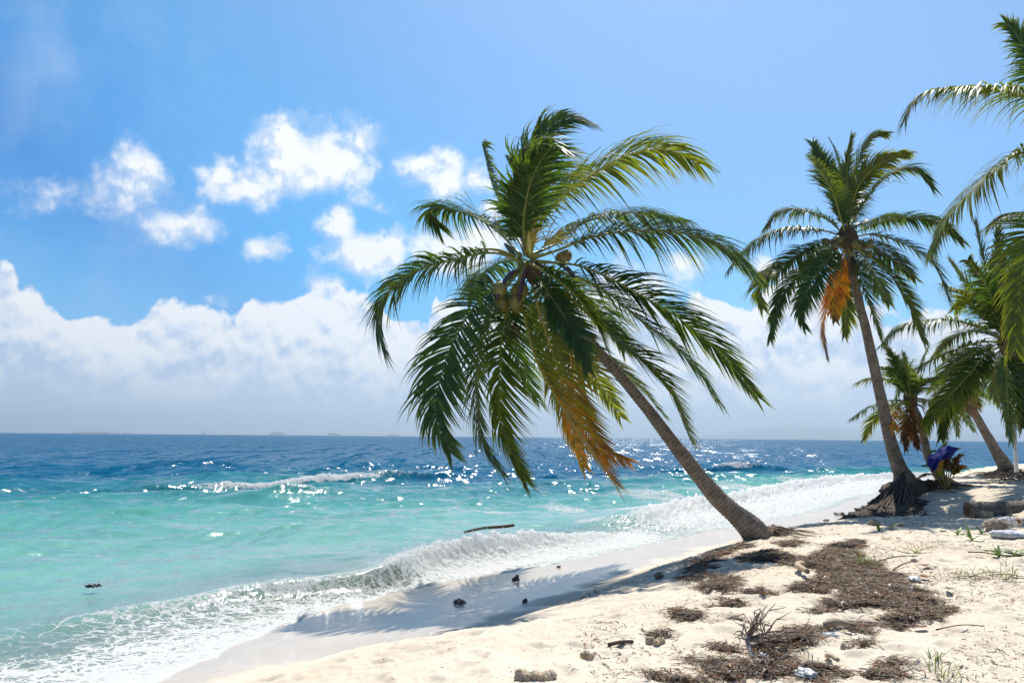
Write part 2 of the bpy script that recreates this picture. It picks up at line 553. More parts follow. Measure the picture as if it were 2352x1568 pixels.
def grid_object(name, X, Y, Z, Q, attrs, mat):
    me = bpy.data.meshes.new(name)
    used = np.zeros(len(X), bool); used[Q.ravel()] = True
    idx = np.cumsum(used) - 1
    Q = idx[Q]
    V = np.stack([X[used], Y[used], Z[used]], 1)
    me.vertices.add(len(V)); me.vertices.foreach_set('co', V.ravel())
    me.loops.add(Q.size); me.loops.foreach_set('vertex_index', Q.ravel())
    me.polygons.add(len(Q))
    me.polygons.foreach_set('loop_start', np.arange(len(Q)) * 4)
    me.polygons.foreach_set('loop_total', np.full(len(Q), 4))
    me.polygons.foreach_set('use_smooth', np.ones(len(Q), bool))
    for k, a in attrs.items():
        at_ = me.attributes.new(k, 'FLOAT', 'POINT')
        at_.data.foreach_set('value', np.ascontiguousarray(a[used], dtype=np.float64))
    me.update(calc_edges=True)
    me.materials.append(mat)
    o = bpy.data.objects.new(name, me)
    COL.objects.link(o)
    return o

def mat_sand():
    m, g, out = new_mat("sand")
    p = pos(g)
    wet = g.attr('wet')
    n1 = g.noise(p, 0.9, 5, 0.6)
    n2 = g.noise(p, 14.0, 4, 0.6)
    grain = g.noise(p, 160.0, 2, 0.6)
    dry = g.ramp(n1, [(0.25, (0.53, 0.445, 0.34)), (0.6, (0.62, 0.54, 0.43)), (0.85, (0.65, 0.58, 0.485))])
    dry = g.mix(g.ss(n2, 0.35, 0.8, 0.0, 0.25), dry, (0.43, 0.34, 0.245))
    dry = g.mix(g.ss(grain, 0.58, 0.75, 0.0, 0.45), dry, (0.30, 0.235, 0.17))
    # litter of fine dark crumbs on the trodden part of the beach
    lit = g.attr('litter')
    vo = g.voro(g.v('ADD', p, g.v('SCALE', g.noise(p, 5.0, 3, 0.6, col=True), s=0.5)), 13.0)
    dn = g.noise(p, 1.3, 4, 0.65)
    cr = g.m('MULTIPLY', g.ss(vo, 0.17, 0.08), g.ss(g.m('ADD', lit, g.m('MULTIPLY', g.m('SUBTRACT', dn, 0.5), 1.6)), 0.45, 0.75))
    fine = g.m('MULTIPLY', g.ss(g.noise(g.v('MULTIPLY', p, (1.0, 2.2, 1.0)), 24.0, 4, 0.7), 0.60, 0.68), g.ss(g.m('ADD', lit, g.m('MULTIPLY', g.m('SUBTRACT', dn, 0.5), 1.4)), 0.35, 0.85, 0.0, 0.75))
    dry = g.mix(fine, dry, (0.20, 0.145, 0.10))
    dry = g.mix(cr, dry, (0.085, 0.055, 0.04))
    wetc = g.ramp(n1, [(0.3, (0.43, 0.365, 0.29)), (0.75, (0.50, 0.43, 0.345))])
    ln = g.m('ADD', g.attr('shore'), g.m('MULTIPLY', g.m('SUBTRACT', g.noise(p, 1.1, 4, 0.55), 0.5), 0.9))
    lines = g.m('MULTIPLY', g.ss(g.m('ABSOLUTE', g.m('SUBTRACT', g.m('FRACT', g.m('MULTIPLY', ln, 1.9)), 0.5)), 0.07, 0.0), g.ss(g.noise(p, 1.6, 3, 0.6), 0.42, 0.62))
    wetc = g.mix(g.m('MULTIPLY', lines, 0.5), wetc, (0.60, 0.55, 0.48))
    wetc = g.mix(g.ss(g.noise(p, 3.0, 5, 0.7), 0.45, 0.75, 0.0, 0.45), wetc, (0.36, 0.30, 0.235))
    col = g.mix(wet, dry, wetc)
    rough = g.lin(g.m('ADD', wet, g.m('MULTIPLY', g.m('SUBTRACT', n1, 0.5), 0.3)), 0.2, 1.0, 0.95, 0.19)
    h = g.m('ADD', g.m('MULTIPLY', n2, 0.6), g.m('MULTIPLY', grain, 0.25))
    nd = g.n('ShaderNodeBump')
    nd.inputs['Distance'].default_value = 0.03
    g.link(g.lin(wet, 0.0, 0.8, 0.55, 0.03), nd.inputs['Strength'])
    g.link(h, nd.inputs['Height'])
    b = g.n('ShaderNodeBsdfPrincipled')
    g.link(col, b.inputs['Base Color']); g.link(rough, b.inputs['Roughness'])
    g.link(g.lin(wet, 0.0, 1.0, 0.15, 0.46), b.inputs['Specular IOR Level'])
    g.link(nd.outputs[0], b.inputs['Normal'])
    g.link(b.outputs[0], out.inputs[0])
    return m

AZ = np.concatenate([np.linspace(-180, -58, 60)[:-1], np.linspace(-58, -42, 60)[:-1], np.linspace(-42, 46, 1000), np.linspace(46, 60, 50)[1:], np.linspace(60, 180, 60)[1:]]) * math.pi / 180
FARR = np.concatenate([np.geomspace(60, 40000, 70)])

def build_sand():
    rr = np.concatenate([[0.02, 0.6, 1.2, 2.0, 2.8], np.linspace(3.4, 18, 560), np.linspace(18, 60, 260)[1:], FARR[1:]])
    X, Y, Q = polar_grid(AZ, rr)
    Z = ground_h(X, Y)
    w, _ = polydist(X, Y, WET_C)
    d, _ = polydist(X, Y, SHORE_C)
    wob = 0.22 * fbm(X * 0.9, Y * 0.9, 77, 3)
    wet = 1 - sstep(w + 1.3 * wob + 0.10 * fbm(X * 4, Y * 4, 78, 2), -0.40, 0.30)
    lit = sstep(w + wob, 0.6, 2.4)
    o = grid_object('sand', X, Y, Z, Q, {'wet': wet, 'litter': lit, 'shore': d}, mat_sand())
    tag(o, 'cream sand beach, wet and shiny along the water edge', 'beach', kind='structure')

# ------------------------------------------------------------------ sea
def mat_sea():
    m, g, out = new_mat("sea_water")
    p = pos(g)
    dep = g.attr('off')                     # metres off the shore
    foam = g.attr('foam')
    lace = g.attr('lace')
    nb = g.noise(p, 0.09, 3, 0.5)
    dd = g.m('ADD', g.attr('tone'), g.m('MULTIPLY', g.m('SUBTRACT', nb, 0.5), g.lin(dep, 0.0, 40.0, 0.5, 26.0)))
    col = g.ramp(g.lin(dd, 0.0, 60.0), [(0.0, (0.30, 0.36, 0.29)), (0.045, (0.19, 0.35, 0.30)), (0.12, (0.135, 0.315, 0.265)), (0.25, (0.058, 0.245, 0.215)),
                                        (0.36, (0.018, 0.155, 0.175)), (0.50, (0.003, 0.086, 0.160)), (1.0, (0.001, 0.070, 0.150))])
    col = g.mix(1.0, col, g.ramp(g.noise(p, 0.33, 5, 0.6), [(0.3, (0.78, 0.84, 0.88)), (0.7, (1.12, 1.08, 1.05))]), 'MULTIPLY')
    # ripples: slopes straight from noise so that they stay alive far off
    s1 = g.v('SUBTRACT', g.noise(g.v('MULTIPLY', p, (1.0, 1.0, 1.0)), 2.3, 3, 0.6, col=True), (0.5, 0.5, 0.5))
    s2 = g.v('SUBTRACT', g.noise(g.v('MULTIPLY', p, (1.0, 1.0, 1.0)), 0.55, 3, 0.55, col=True), (0.5, 0.5, 0.5))
    s3 = g.v('SUBTRACT', g.noise(p, 9.0, 2, 0.6, col=True), (0.5, 0.5, 0.5))
    r = g.n('ShaderNodeVectorMath', operation='LENGTH'); g.link(p, r.inputs[0])
    far = g.ss(r.outputs['Value'], 10.0, 60.0)
    sl = g.v('ADD', g.v('SCALE', s1, s=g.lin(far, 0.0, 1.0, 0.72, 1.3)), g.v('SCALE', s2, s=g.lin(far, 0.0, 1.0, 0.12, 1.5)))
    sl = g.v('ADD', sl, g.v('SCALE', s3, s=g.lin(far, 0.0, 1.0, 0.4, 0.15)))
    # steep little wave faces turned to the beach: these catch the sun
    m1 = g.ss(g.noise(g.v('MULTIPLY', p, (0.95, 0.035, 1.0)), 1.0, 4, 0.72), 0.53, 0.60)
    m2 = g.ss(g.noise(g.v('MULTIPLY', p, (2.6, 1.1, 1.0)), 1.0, 4, 0.72), 0.68, 0.74)
    mm = g.m('ADD', g.m('MULTIPLY', m1, far), g.m('MULTIPLY', m2, g.m('SUBTRACT', 1.0, far)))
    sl = g.v('SCALE', sl, s=g.m('SUBTRACT', 1.0, g.m('MULTIPLY', mm, g.lin(far, 0.0, 1.0, 0.35, 0.85))))
    sl = g.v('ADD', sl, g.v('SCALE', g.v('ADD', (-0.07, -0.54, 0.0), g.v('SCALE', s1, s=g.lin(far, 0.0, 1.0, 0.8, 0.65))), s=mm))
    sl = g.v('MULTIPLY', g.v('SCALE', sl, s=g.ss(dep, -0.2, 3.0, 0.35, 1.0)), (1.0, 1.0, 0.0))
    nrm = g.v('NORMALIZE', g.v('ADD', g.n('ShaderNodeNewGeometry').outputs['Normal'], sl))
    dif = g.n('ShaderNodeBsdfDiffuse'); g.link(col, dif.inputs[0]); g.link(g.v('NORMALIZE', g.v('ADD', g.n('ShaderNodeNewGeometry').outputs['Normal'], g.v('SCALE', sl, s=0.4))), dif.inputs['Normal'])
    tr = g.n('ShaderNodeBsdfTransparent'); tr.inputs[0].default_value = (0.80, 0.90, 0.88, 1)
    body = g.n('ShaderNodeMixShader')
    g.link(g.ss(g.attr('depth'), 0.0, 0.42, 0.12, 1.0), body.inputs[0]); g.link(tr.outputs[0], body.inputs[1]); g.link(dif.outputs[0], body.inputs[2])
    gl = g.n('ShaderNodeBsdfGlossy'); g.link(g.lin(far, 0.0, 1.0, 0.20, 0.17), gl.inputs['Roughness']); g.link(nrm, gl.inputs['Normal'])
    fr = g.n('ShaderNodeFresnel'); fr.inputs[0].default_value = 1.33; g.link(nrm, fr.inputs['Normal'])
    wat = g.n('ShaderNodeMixShader')
    g.link(g.m('MULTIPLY', fr.outputs[0], g.lin(far, 0.0, 1.0, 1.0, 0.45), clamp=True), wat.inputs[0]); g.link(body.outputs[0], wat.inputs[1]); g.link(gl.outputs[0], wat.inputs[2])
    # foam
    pw = g.v('ADD', p, g.v('SCALE', g.v('SUBTRACT', g.noise(p, 2.2, 4, 0.6, col=True), (0.5, 0.5, 0.5)), s=0.7))
    edge = g.voro(g.v('MULTIPLY', pw, (1.0, 1.5, 1.0)), 3.0, 'DISTANCE_TO_EDGE')
    edge2 = g.voro(pw, 8.5, 'DISTANCE_TO_EDGE')
    web = g.m('MAXIMUM', g.ss(edge, 0.15, 0.01), g.m('MULTIPLY', g.ss(edge2, 0.2, 0.02), 0.8))
    fn = g.noise(p, 5.0, 7, 0.68)
    f1 = g.ss(g.m('ADD', foam, g.m('MULTIPLY', g.m('SUBTRACT', fn, 0.5), 1.7)), 0.42, 0.72)
    f2 = g.ss(g.m('ADD', g.m('ADD', lace, g.m('MULTIPLY', web, 0.62)), g.m('MULTIPLY', g.m('SUBTRACT', fn, 0.5), 0.8)), 0.60, 0.92)
    f2 = g.m('MULTIPLY', f2, g.ss(lace, 0.02, 0.15))
    ff = g.m('MAXIMUM', f1, f2)
    fcol = g.mix(g.noise(p, 12.0, 4, 0.6), (0.70, 0.73, 0.74), (0.88, 0.90, 0.91))
    fs = g.n('ShaderNodeBsdfDiffuse'); g.link(fcol, fs.inputs[0])
    g.link(bump(g, g.m('ADD', fn, g.m('MULTIPLY', g.noise(p, 30.0, 3, 0.6), 0.4)), 0.5, 0.05), fs.inputs['Normal'])
    tl = g.n('ShaderNodeBsdfTranslucent'); tl.inputs[0].default_value = (0.93, 0.96, 0.97, 1)
    fm = g.n('ShaderNodeMixShader'); fm.inputs[0].default_value = 0.55
    g.link(fs.outputs[0], fm.inputs[1]); g.link(tl.outputs[0], fm.inputs[2])
    fin = g.n('ShaderNodeMixShader')
    g.link(g.m('MULTIPLY', ff, 0.96), fin.inputs[0]); g.link(wat.outputs[0], fin.inputs[1]); g.link(fm.outputs[0], fin.inputs[2])
    g.link(fin.outputs[0], out.inputs[0])
    return m

# breakers: crest points (x, y, height, foam 0..1), width behind, width in front
B1 = [(-6.2, 7.0, .02, .0), (-5.0, 8.9, .05, .1), (-3.9, 10.0, .12, .25), (-3.2, 10.6, .20, .35), (-2.7, 10.95, .22, .22), (-2.1, 11.3, .26, .05), (-1.75, 11.75, .30, .08),
      (-1.55, 12.7, .31, .9), (-1.05, 13.6, .35, 1.3), (-.35, 14.5, .34, 1.3), (.4, 15.5, .28, 1.2), (1.2, 16.4, .18, .9), (2.0, 17.5, .08, .5)]
B2 = [(1.6, 18.4, .04, .1), (2.8, 19.8, .20, .5), (4.2, 21.8, .24, 1.0), (5.8, 24.0, .28, 1.2), (7.6, 26.6, .28, 1.2), (9.8, 30.2, .30, 1.2), (13.0, 34.5, .32, 1.2), (17.5, 40.5, .32, 1.1), (24.0, 44.5, .3, .8), (34, 50, .2, .6)]
B3 = [(-18, 28.0, .05, .0), (-14.5, 30.5, .22, .18), (-12.2, 32.2, .42, .55), (-9.8, 34.0, .55, .95), (-7.6, 36.0, .50, .85), (-5.6, 38.0, .42, .5), (-2.5, 41.0, .25, .25), (2.0, 45.0, .16, .25), (7, 50, .1, .0)]
B4 = [(12.0, 52.0, .15, .1), (15.0, 54.5, .45, .7), (17.5, 56.0, .5, .35), (19.8, 57.5, .42, .3), (24, 60, .15, .1)]
B5 = [(-9.5, 26.0, .05, .0), (-7.9, 27.2, .26, .5), (-6.6, 28.1, .28, .5), (-5.0, 29.4, .08, .0)]

def breaker(X, Y, pts, wb, wf):
    p = catmull(pts, 60)
    d, t = polydist(X, Y, p[:, :2])
    h = np.interp(t, np.linspace(0, 1, len(p)), p[:, 2])
    fo = np.interp(t, np.linspace(0, 1, len(p)), p[:, 3])
    ends = np.exp(-np.maximum(np.hypot(X - p[0, 0], Y - p[0, 1]) * 0, 0))
    prof = np.where(d > 0, np.exp(-(d / wf) ** 2), np.exp(-(np.abs(d) / wb) ** 1.6))
    return d, t, h * prof, fo

def build_sea():
    rr = np.concatenate([[4.2, 5.0], np.linspace(5.6, 20, 640), np.linspace(20, 60, 380)[1:], FARR[1:]])
    az = AZ
    X, Y, Q = polar_grid(az, rr)
    d, _ = polydist(X, Y, SHORE_C)
    lob = 0.16 * fbm(X * 1.1, Y * 1.1, 5, 3) + 0.10 * np.abs(perlin(X * 2.3, Y * 2.3, 8))
    s = -(d + lob)                               # metres of water off the lobed edge
    rad_ = np.hypot(X, Y)
    ground = ground_h(X, Y, False)
    # wind waves
    rng = np.random.RandomState(7)
    amp = sstep(s, 0.3, 9.0)
    Z = np.zeros_like(X)
    spacing = np.maximum(rad_ * 0.0016, 0.03) * 1.0
    wx, wy = X + 0.5 * perlin(X * 0.35, Y * 0.35, 91), Y + 0.5 * perlin(X * 0.35, Y * 0.35, 92)
    for i in range(26):
        lam = 0.55 * (1.19 ** i) if i < 18 else 4 + 1.1 * (i - 17)
        a0 = math.atan2(-0.75, 0.66) + rng.normal(0, 0.42)
        k = 2 * math.pi / lam
        a = 0.0125 * lam ** 0.75 * (0.6 + 0.8 * rng.rand())
        ph = (wx * math.cos(a0) + wy * math.sin(a0)) * k + rng.rand() * 6.28
        fade = sstep(lam / spacing, 5.0, 12.0)
        w = np.sin(ph)
        w = 1 - np.abs(np.sin(ph * 0.5 + 0.7)) * 1.6 if i % 2 else w
        Z += a * w * fade
    Z *= amp * (1 - 0.85 * sstep(rad_, 90, 400)) * 1.0
    ch = fbm(X * 3.1, Y * 3.1, 63, 3) * sstep(rad_, 32, 12) * 0.012
    Z += ch * amp
    foam = np.zeros_like(X)
    SX, SY = np.zeros_like(X), np.zeros_like(X)
    jit = perlin(X * 1.7, Y * 1.7, 19)
    for pts, wb, wf, fr_, bk_, rough in ((B1, .75, .24, .9, .14, .045), (B2, 1.3, .40, 2.2, .45, .10), (B3, 1.6, .5, .5, .35, .08), (B4, 2.0, .6, .6, .45, .04), (B5, 1.1, .35, .35, .3, .03)):
        dd, t, h, fo = breaker(X + 0.06 * jit, Y + 0.05 * jit, pts, wb, wf)
        Z += h * (1 + 0.18 * perlin(X * 1.3, Y * 1.3, 23))
        band = np.where(dd > 0, 1 - sstep(dd, fr_ * .45, fr_), 1 - sstep(-dd, bk_ * .3, bk_ * 1.6))
        inside = (t > 0.001) & (t < 0.999)
        fb = fo * band * inside
        foam = np.maximum(foam, fb)
        lumps = np.abs(fbm(X * 4.3, Y * 4.3, 31, 4)) * rough * 1.6 + np.abs(fbm(X * 13, Y * 13, 33, 3)) * rough * .55
        Z += fb * lumps * sstep(s, 0.05, 0.7)
    # bubbly white water trails in towards the beach behind the second breaker
    dd, t, h, fo = breaker(X, Y, B2, 1, 1)
    trail = np.where((dd > 0), 1 - sstep(dd, 1.2, 3.4), 0.0) * fo * ((t > 0.001) & (t < 0.999))
    lace = 0.72 * trail
    lace = np.maximum(lace, 0.52 * (1 - sstep(np.abs(dd + 2.0), 1.0, 4.5)) * ((t > 0.02) & (t < .999)) * sstep(fbm(X * .35, Y * .35, 44, 3), -0.1, .5))
    d1, t1, h1, fo1 = breaker(X, Y, B1, 1, 1)
    lace = np.maximum(lace, (0.8 * (1 - sstep(d1, .7, 1.9)) * (d1 > -0.15) * (0.45 + 0.55 * sstep(t1, .44, .62)) * sstep(t1, .02, .3)))
    lace = np.maximum(lace, 0.28 * (1 - sstep(-d1, .1, 1.3)) * (d1 < 0) * sstep(t1, .35, .6))
    # swash: a thin lacy sheet running up the sand
    along_l = sstep(Y, 13.0, 8.5)
    sw_w = 0.7 + 2.1 * sstep(Y, 11.0, 6.5)
    sw = (1 - sstep(s, 0.0, sw_w)) * (0.22 + 0.55 * along_l)
    lace = np.maximum(lace, sw)
    foam = np.maximum(foam, (1 - sstep(s, 0.02, 0.16 + 0.30 * along_l)) * (0.50 + 0.30 * along_l) * (s > 0) * sstep(Y, 16, 11))
    # keep the sheet just above the sand near the edge
    film = 0.004 + 0.022 * sstep(s, 0, 0.35) + 0.012 * np.abs(fbm(X * 3.0, Y * 3.0, 12, 3)) * sstep(s, 0, .3)
    Zf = np.maximum(Z * sstep(s, 0.0, 0.5), ground + film)
    Z = np.where(s < 3.0, Zf, Z)
    depth = np.clip(Z - ground, 0, 10)
    # the crest of the shore break leans over towards the beach
    lean = np.clip(h1 * 0, 0, 1)
    dl, tl_, hl, _ = breaker(X, Y, B1, .75, .22)
    lf = (hl / 0.5) ** 2 * 0.16
    X2, Y2 = X + lf * 0.80, Y - lf * 0.60
    keep = (s[Q] > -0.0).any(1) & (s[Q] > -0.35).all(1)
    Q = Q[keep]
    o = grid_object('sea', X2, Y2, Z, Q, {'tone': np.clip(s, 0, 500) * (1 + 1.1 * sstep(X, -12, 5)), 'off': np.clip(s, 0, 500), 'foam': foam, 'lace': lace, 'depth': depth}, mat_sea())
    tag(o, 'turquoise sea with white breakers and deep blue water offshore', 'sea', kind='structure')

def build_spray():
    """drops thrown up where the shore break collapses"""
    rng = np.random.RandomState(9)
    p = catmull(B1, 60)[26:52]
    mb = MB()
    oc = np.array([(1, 0, 0), (-1, 0, 0), (0, 1, 0), (0, -1, 0), (0, 0, 1), (0, 0, -1)], float)
    of = np.array([[0, 2, 4], [2, 1, 4], [1, 3, 4], [3, 0, 4], [2, 0, 5], [1, 2, 5], [3, 1, 5], [0, 3, 5]])
    n = 1500
    i = np.clip((rng.beta(1.6, 2.2, n) * len(p)).astype(int), 0, len(p) - 1)
    c = np.stack([p[i, 0] + rng.normal(0, .10, n) + .12, p[i, 1] + rng.normal(0, .10, n) - .08, p[i, 2] + np.abs(rng.gamma(1.3, .045, n))], 1)
    r = rng.uniform(.0025, .0085, n) * np.where(rng.rand(n) < .1, 1.6, 1)
    V = c[:, None, :] + oc[None] * r[:, None, None]
    Q = (np.arange(n)[:, None, None] * 6 + of[None]).reshape(-1, 3)
    mb.add(V.reshape(-1, 3), [Q], (.85, .88, .9))
    m, g, out = new_mat("spray")
    g.link(bsdf(g, (.85, .88, .90), 0.3, .5), out.inputs[0])
    o = mb.build('sea_spray', m, None, origin=(0, 0, 0))
    tag(o, 'white drops of spray thrown up above the collapsing shore break', 'spray', kind='stuff')

build_sand()
build_sea()
build_spray()

# ------------------------------------------------------------------ coconut palms
def mat_leaf():
    m, g, out = new_mat("palm_leaf")
    c = g.attr('tint', 'Color')
    n = g.noise(obj_co(g), 9.0, 2, 0.5)
    col = g.mix(1.0, c, g.ramp(n, [(0.3, (0.72, 0.75, 0.75)), (0.7, (1.25, 1.2, 1.1))]), 'MULTIPLY')
    b = bsdf(g, col, 0.46, 0.38)
    tl = g.n('ShaderNodeBsdfTranslucent')
    g.link(g.mix(1.0, col, (2.2, 2.0, 0.5), 'MULTIPLY'), tl.inputs[0])
    mx = g.n('ShaderNodeMixShader'); mx.inputs[0].default_value = 0.42
    g.link(b, mx.inputs[1]); g.link(tl.outputs[0], mx.inputs[2])
    g.link(mx.outputs[0], out.inputs[0])
    return m

def mat_trunk():
    m, g, out = new_mat("palm_trunk")
    a = g.attr('along')
    p = obj_co(g)
    n = g.noise(p, 7.0, 6, 0.65)
    fib = g.noise(g.v('MULTIPLY', p, (1.0, 1.0, 0.25)), 40.0, 4, 0.6)
    ph = g.m('ADD', g.m('MULTIPLY', a, 15.5), g.m('MULTIPLY', n, 2.4))
    ring = g.m('FRACT', ph)
    groove = g.ss(ring, 0.28, 0.0)
    lich = g.ss(g.noise(p, 4.5, 5, 0.7), 0.55, 0.72)
    col = g.ramp(n, [(0.25, (0.125, 0.105, 0.085)), (0.5, (0.215, 0.185, 0.155)), (0.75, (0.32, 0.28, 0.24))])
    col = g.mix(g.m('MULTIPLY', lich, 0.7), col, (0.42, 0.38, 0.32))
    col = g.mix(g.m('MULTIPLY', groove, 0.85), col, (0.075, 0.055, 0.042))
    h = g.m('ADD', g.m('MULTIPLY', ring, 0.7), g.m('ADD', g.m('MULTIPLY', n, 0.8), g.m('MULTIPLY', fib, 0.5)))
    g.link(bsdf(g, col, 0.9, 0.2, bump(g, h, 1.0, 0.04)), out.inputs[0])
    return m

def mat_tint(name, rough=0.7, spec=0.3, nscale=14.0, amount=0.35, bumps=0.4, dist=0.01, transl=0.0):
    """own colour from the mesh, broken up by noise"""
    m, g, out = new_mat(name)
    p = obj_co(g)
    n = g.noise(p, nscale, 5, 0.65)
    lo, hi = 1 - amount, 1 + amount
    col = g.mix(1.0, g.attr('tint', 'Color'), g.ramp(n, [(0.25, (lo, lo, lo)), (0.75, (hi, hi, hi))]), 'MULTIPLY')
    b = bsdf(g, col, rough, spec, bump(g, g.m('ADD', n, g.m('MULTIPLY', g.noise(p, nscale * 4, 3, 0.6), 0.4)), bumps, dist))
    if transl:
        tl = g.n('ShaderNodeBsdfTranslucent'); g.link(g.mix(1.0, col, (1.8, 1.7, 0.8), 'MULTIPLY'), tl.inputs[0])
        mx = g.n('ShaderNodeMixShader'); mx.inputs[0].default_value = transl
        g.link(b, mx.inputs[1]); g.link(tl.outputs[0], mx.inputs[2])
        b = mx.outputs[0]
    g.link(b, out.inputs[0])
    return m

M_LEAF, M_TRUNK = mat_leaf(), mat_trunk()
M_WOOD = mat_tint("weathered_wood", 0.85, 0.2, 18.0, 0.35, 0.6, 0.01)
M_RIB = mat_tint("leaf_stalk", 0.45, 0.45, 20.0, 0.2, 0.2, 0.005)
M_NUT = mat_tint("coconut_husk", 0.5, 0.4, 16.0, 0.3, 0.3, 0.01)
M_STONE = mat_tint("stone", 0.85, 0.25, 16.0, 0.4, 0.9, 0.02)
M_PLANT = mat_tint("green_plant", 0.45, 0.4, 12.0, 0.3, 0.15, 0.005, 0.3)

GREEN, DEEP, LIME = np.array((.060, .112, .026)), np.array((.028, .068, .028)), np.array((.165, .200, .024))
YELLOW, ORANGE, BROWN = np.array((.34, .25, .02)), np.array((.50, .215, .018)), np.array((.17, .085, .035))
WIND = np.array((0.62, 0.16, 0.0))
UP = np.array((0, 0, 1.0))

def lerp(a, b, t):
    return a + (b - a) * t

def tint_of(kind, t, rng):
    """leaf colour at fraction t of the frond"""
    j = rng.rand(len(t))[:, None]
    t = t[:, None]
    base = lerp(GREEN, DEEP, j)
    if kind == 'g': c = lerp(base, LIME, 0.25 * sm(t, .5, 1.0) * j)
    elif kind == 'l': c = lerp(base, LIME, sm(t, .15, .8) * (.35 + .65 * j))
    elif kind == 'y': c = lerp(lerp(base, LIME, .5), lerp(YELLOW, ORANGE, j), sm(t + .25 * (j - .5), .35, .85))
    elif kind == 'o': c = lerp(lerp(LIME, YELLOW, .5 * j), lerp(ORANGE * .62, BROWN, .25 + .75 * j), sm(t + .5 * (j - .5), .15, .85))
    elif kind == 'ob': c = lerp(lerp(np.array((.62, .38, .02)), ORANGE, j) * 1.15, BROWN, sm(t + .4 * (j - .5), .55, .95))
    else: c = lerp(BROWN, np.array((.09, .05, .03)), j)
    return c

def sm(t, a, b):
    q = np.clip((t - a) / (b - a), 0, 1)
    return q * q * (3 - 2 * q)

def frond(palm, path, kind='g', leaf=0.8, droop=1.6, wind=1.0, n=74, seed=0, width=0.036, twist=0.0, spread=1.0, rib_r=0.022, t0=0.17):
    rng = np.random.RandomState(seed)
    leaf, n, width = leaf * 1.17, int(n * 1.4), width * 1.12
    P = catmull(path, 60)
    T = np.gradient(P, axis=0); T /= np.linalg.norm(T, axis=1, keepdims=True)
    hz = P[-1] - P[0]; hz[2] = 0
    hz /= np.linalg.norm(hz) + 1e-9
    S0 = np.cross(hz, UP)
    S = S0 - T * (T @ S0)[:, None]; S /= np.linalg.norm(S, axis=1, keepdims=True) + 1e-9
    N = np.cross(S, T)
    steep = abs(P[-1][2] - P[0][2]) / np.linalg.norm(np.diff(P, axis=0), axis=1).sum()
    if twist == 0.0: twist = (0.85 if kind not in ('o', 'ob', 'b') else 0.5) * float(sm(np.array(steep), .30, .70)) * (1 if rng.rand() < .5 else -1)
    leaf *= 1 - 0.2 * float(sm(np.array(steep), .45, .8))
    tw = (twist + rng.normal(0, 0.15)) * np.minimum(np.linspace(0.25, 1.5, 60), 1)
    S, N = S * np.cos(tw)[:, None] + N * np.sin(tw)[:, None], N * np.cos(tw)[:, None] - S * np.sin(tw)[:, None]
    fo = MB()
    for side in (-1, 1):
        t = np.linspace(t0, 0.995, n) + rng.normal(0, 0.004, n)
        t = np.clip(t, 0.05, 1.0)
        fi = t * 59
        i0 = np.clip(fi.astype(int), 0, 58); fr = (fi - i0)[:, None]
        p, tt, ss, nn = [lerp(q[i0], q[i0 + 1], fr) for q in (P, T, S, N)]
        ln = leaf * (0.45 + 0.55 * sm(t, t0 - .05, .42)) * (1 - 0.58 * sm(t, .55, 1.0)) * rng.uniform(.82, 1.08, n)
        ang = np.radians(66 - 40 * sm(t, .05, .95)) * spread * rng.uniform(.9, 1.1, n)
        vee = np.radians(18) * (1 - sm(t, .3, .9)) + rng.normal(0, .13, n)
        d = tt * np.cos(ang)[:, None] + (side * ss * np.cos(vee)[:, None] + nn * np.sin(vee)[:, None]) * np.sin(ang)[:, None]
        ns = 5
        gpull = (-UP * droop * (1 - .72 * np.abs(tt[:, 2:3])) + WIND * wind) * rng.uniform(.75, 1.3, n)[:, None]
        broken = rng.rand(n) < 0.10
        gpull[broken] *= rng.uniform(1.5, 4.0, broken.sum())[:, None]
        # leaflets hang together in ragged bunches with gaps between
        clump = perlin(t * 13.0, np.full(n, seed * 0.37 + side), 5)
        ang = ang * (1 + 0.22 * clump)
        ln = ln * (1 + 0.22 * clump) * np.where(rng.rand(n) < .07, rng.uniform(.2, .7, n), 1)
        d = tt * np.cos(ang)[:, None] + (side * ss * np.cos(vee)[:, None] + nn * np.sin(vee)[:, None]) * np.sin(ang)[:, None]
        q = p.copy()
        Wd = np.cross(d, nn); Wd /= np.linalg.norm(Wd, axis=1, keepdims=True) + 1e-9
        rows = []
        prof = np.array([.55, 1.0, .92, .62, .28, .03])
        for k in range(ns + 1):
            f = k / ns
            dk = d + gpull * (f ** 1.2)
            dk /= np.linalg.norm(dk, axis=1, keepdims=True)
            wv = Wd - dk * (Wd * dk).sum(1)[:, None]
            wv /= np.linalg.norm(wv, axis=1, keepdims=True) + 1e-9
            hw = 0.5 * width * prof[k] * (0.7 + 0.3 * ln / leaf)[:, None]
            rows.append(np.stack([q - wv * hw, q + wv * hw], 1))
            q = q + dk * (ln / ns)[:, None]
        V = np.stack(rows, 1)                       # n, ns+1, 2, 3
        b = (np.arange(n) * (ns + 1) * 2)[:, None] + (np.arange(ns) * 2)[None, :]
        b = b.ravel()
        Q = np.stack([b, b + 1, b + 3, b + 2], 1)
        c = tint_of(kind, t, rng)
        c = np.repeat(c[:, None, :], (ns + 1) * 2, 1).reshape(n, ns + 1, 2, 3)
        if kind in 'gly':                           # dry yellowish leaflet tips
            c[:, -2:] = lerp(c[:, -2:], np.array((.20, .17, .03)), .35)
        fo.add(V.reshape(-1, 3), [Q], c.reshape(-1, 3))
    o = fo.build('frond', M_LEAF, palm)
    rb = MB()
    rr = rib_r * np.linspace(1.0, 0.12, 30) ** 0.9
    rr[:3] *= (2.0, 1.6, 1.25)
    rc = {'g': (.16, .18, .035), 'l': (.27, .26, .04), 'y': (.38, .28, .05), 'o': (.42, .24, .04), 'ob': (.40, .22, .05)}.get(kind, (.16, .09, .05))
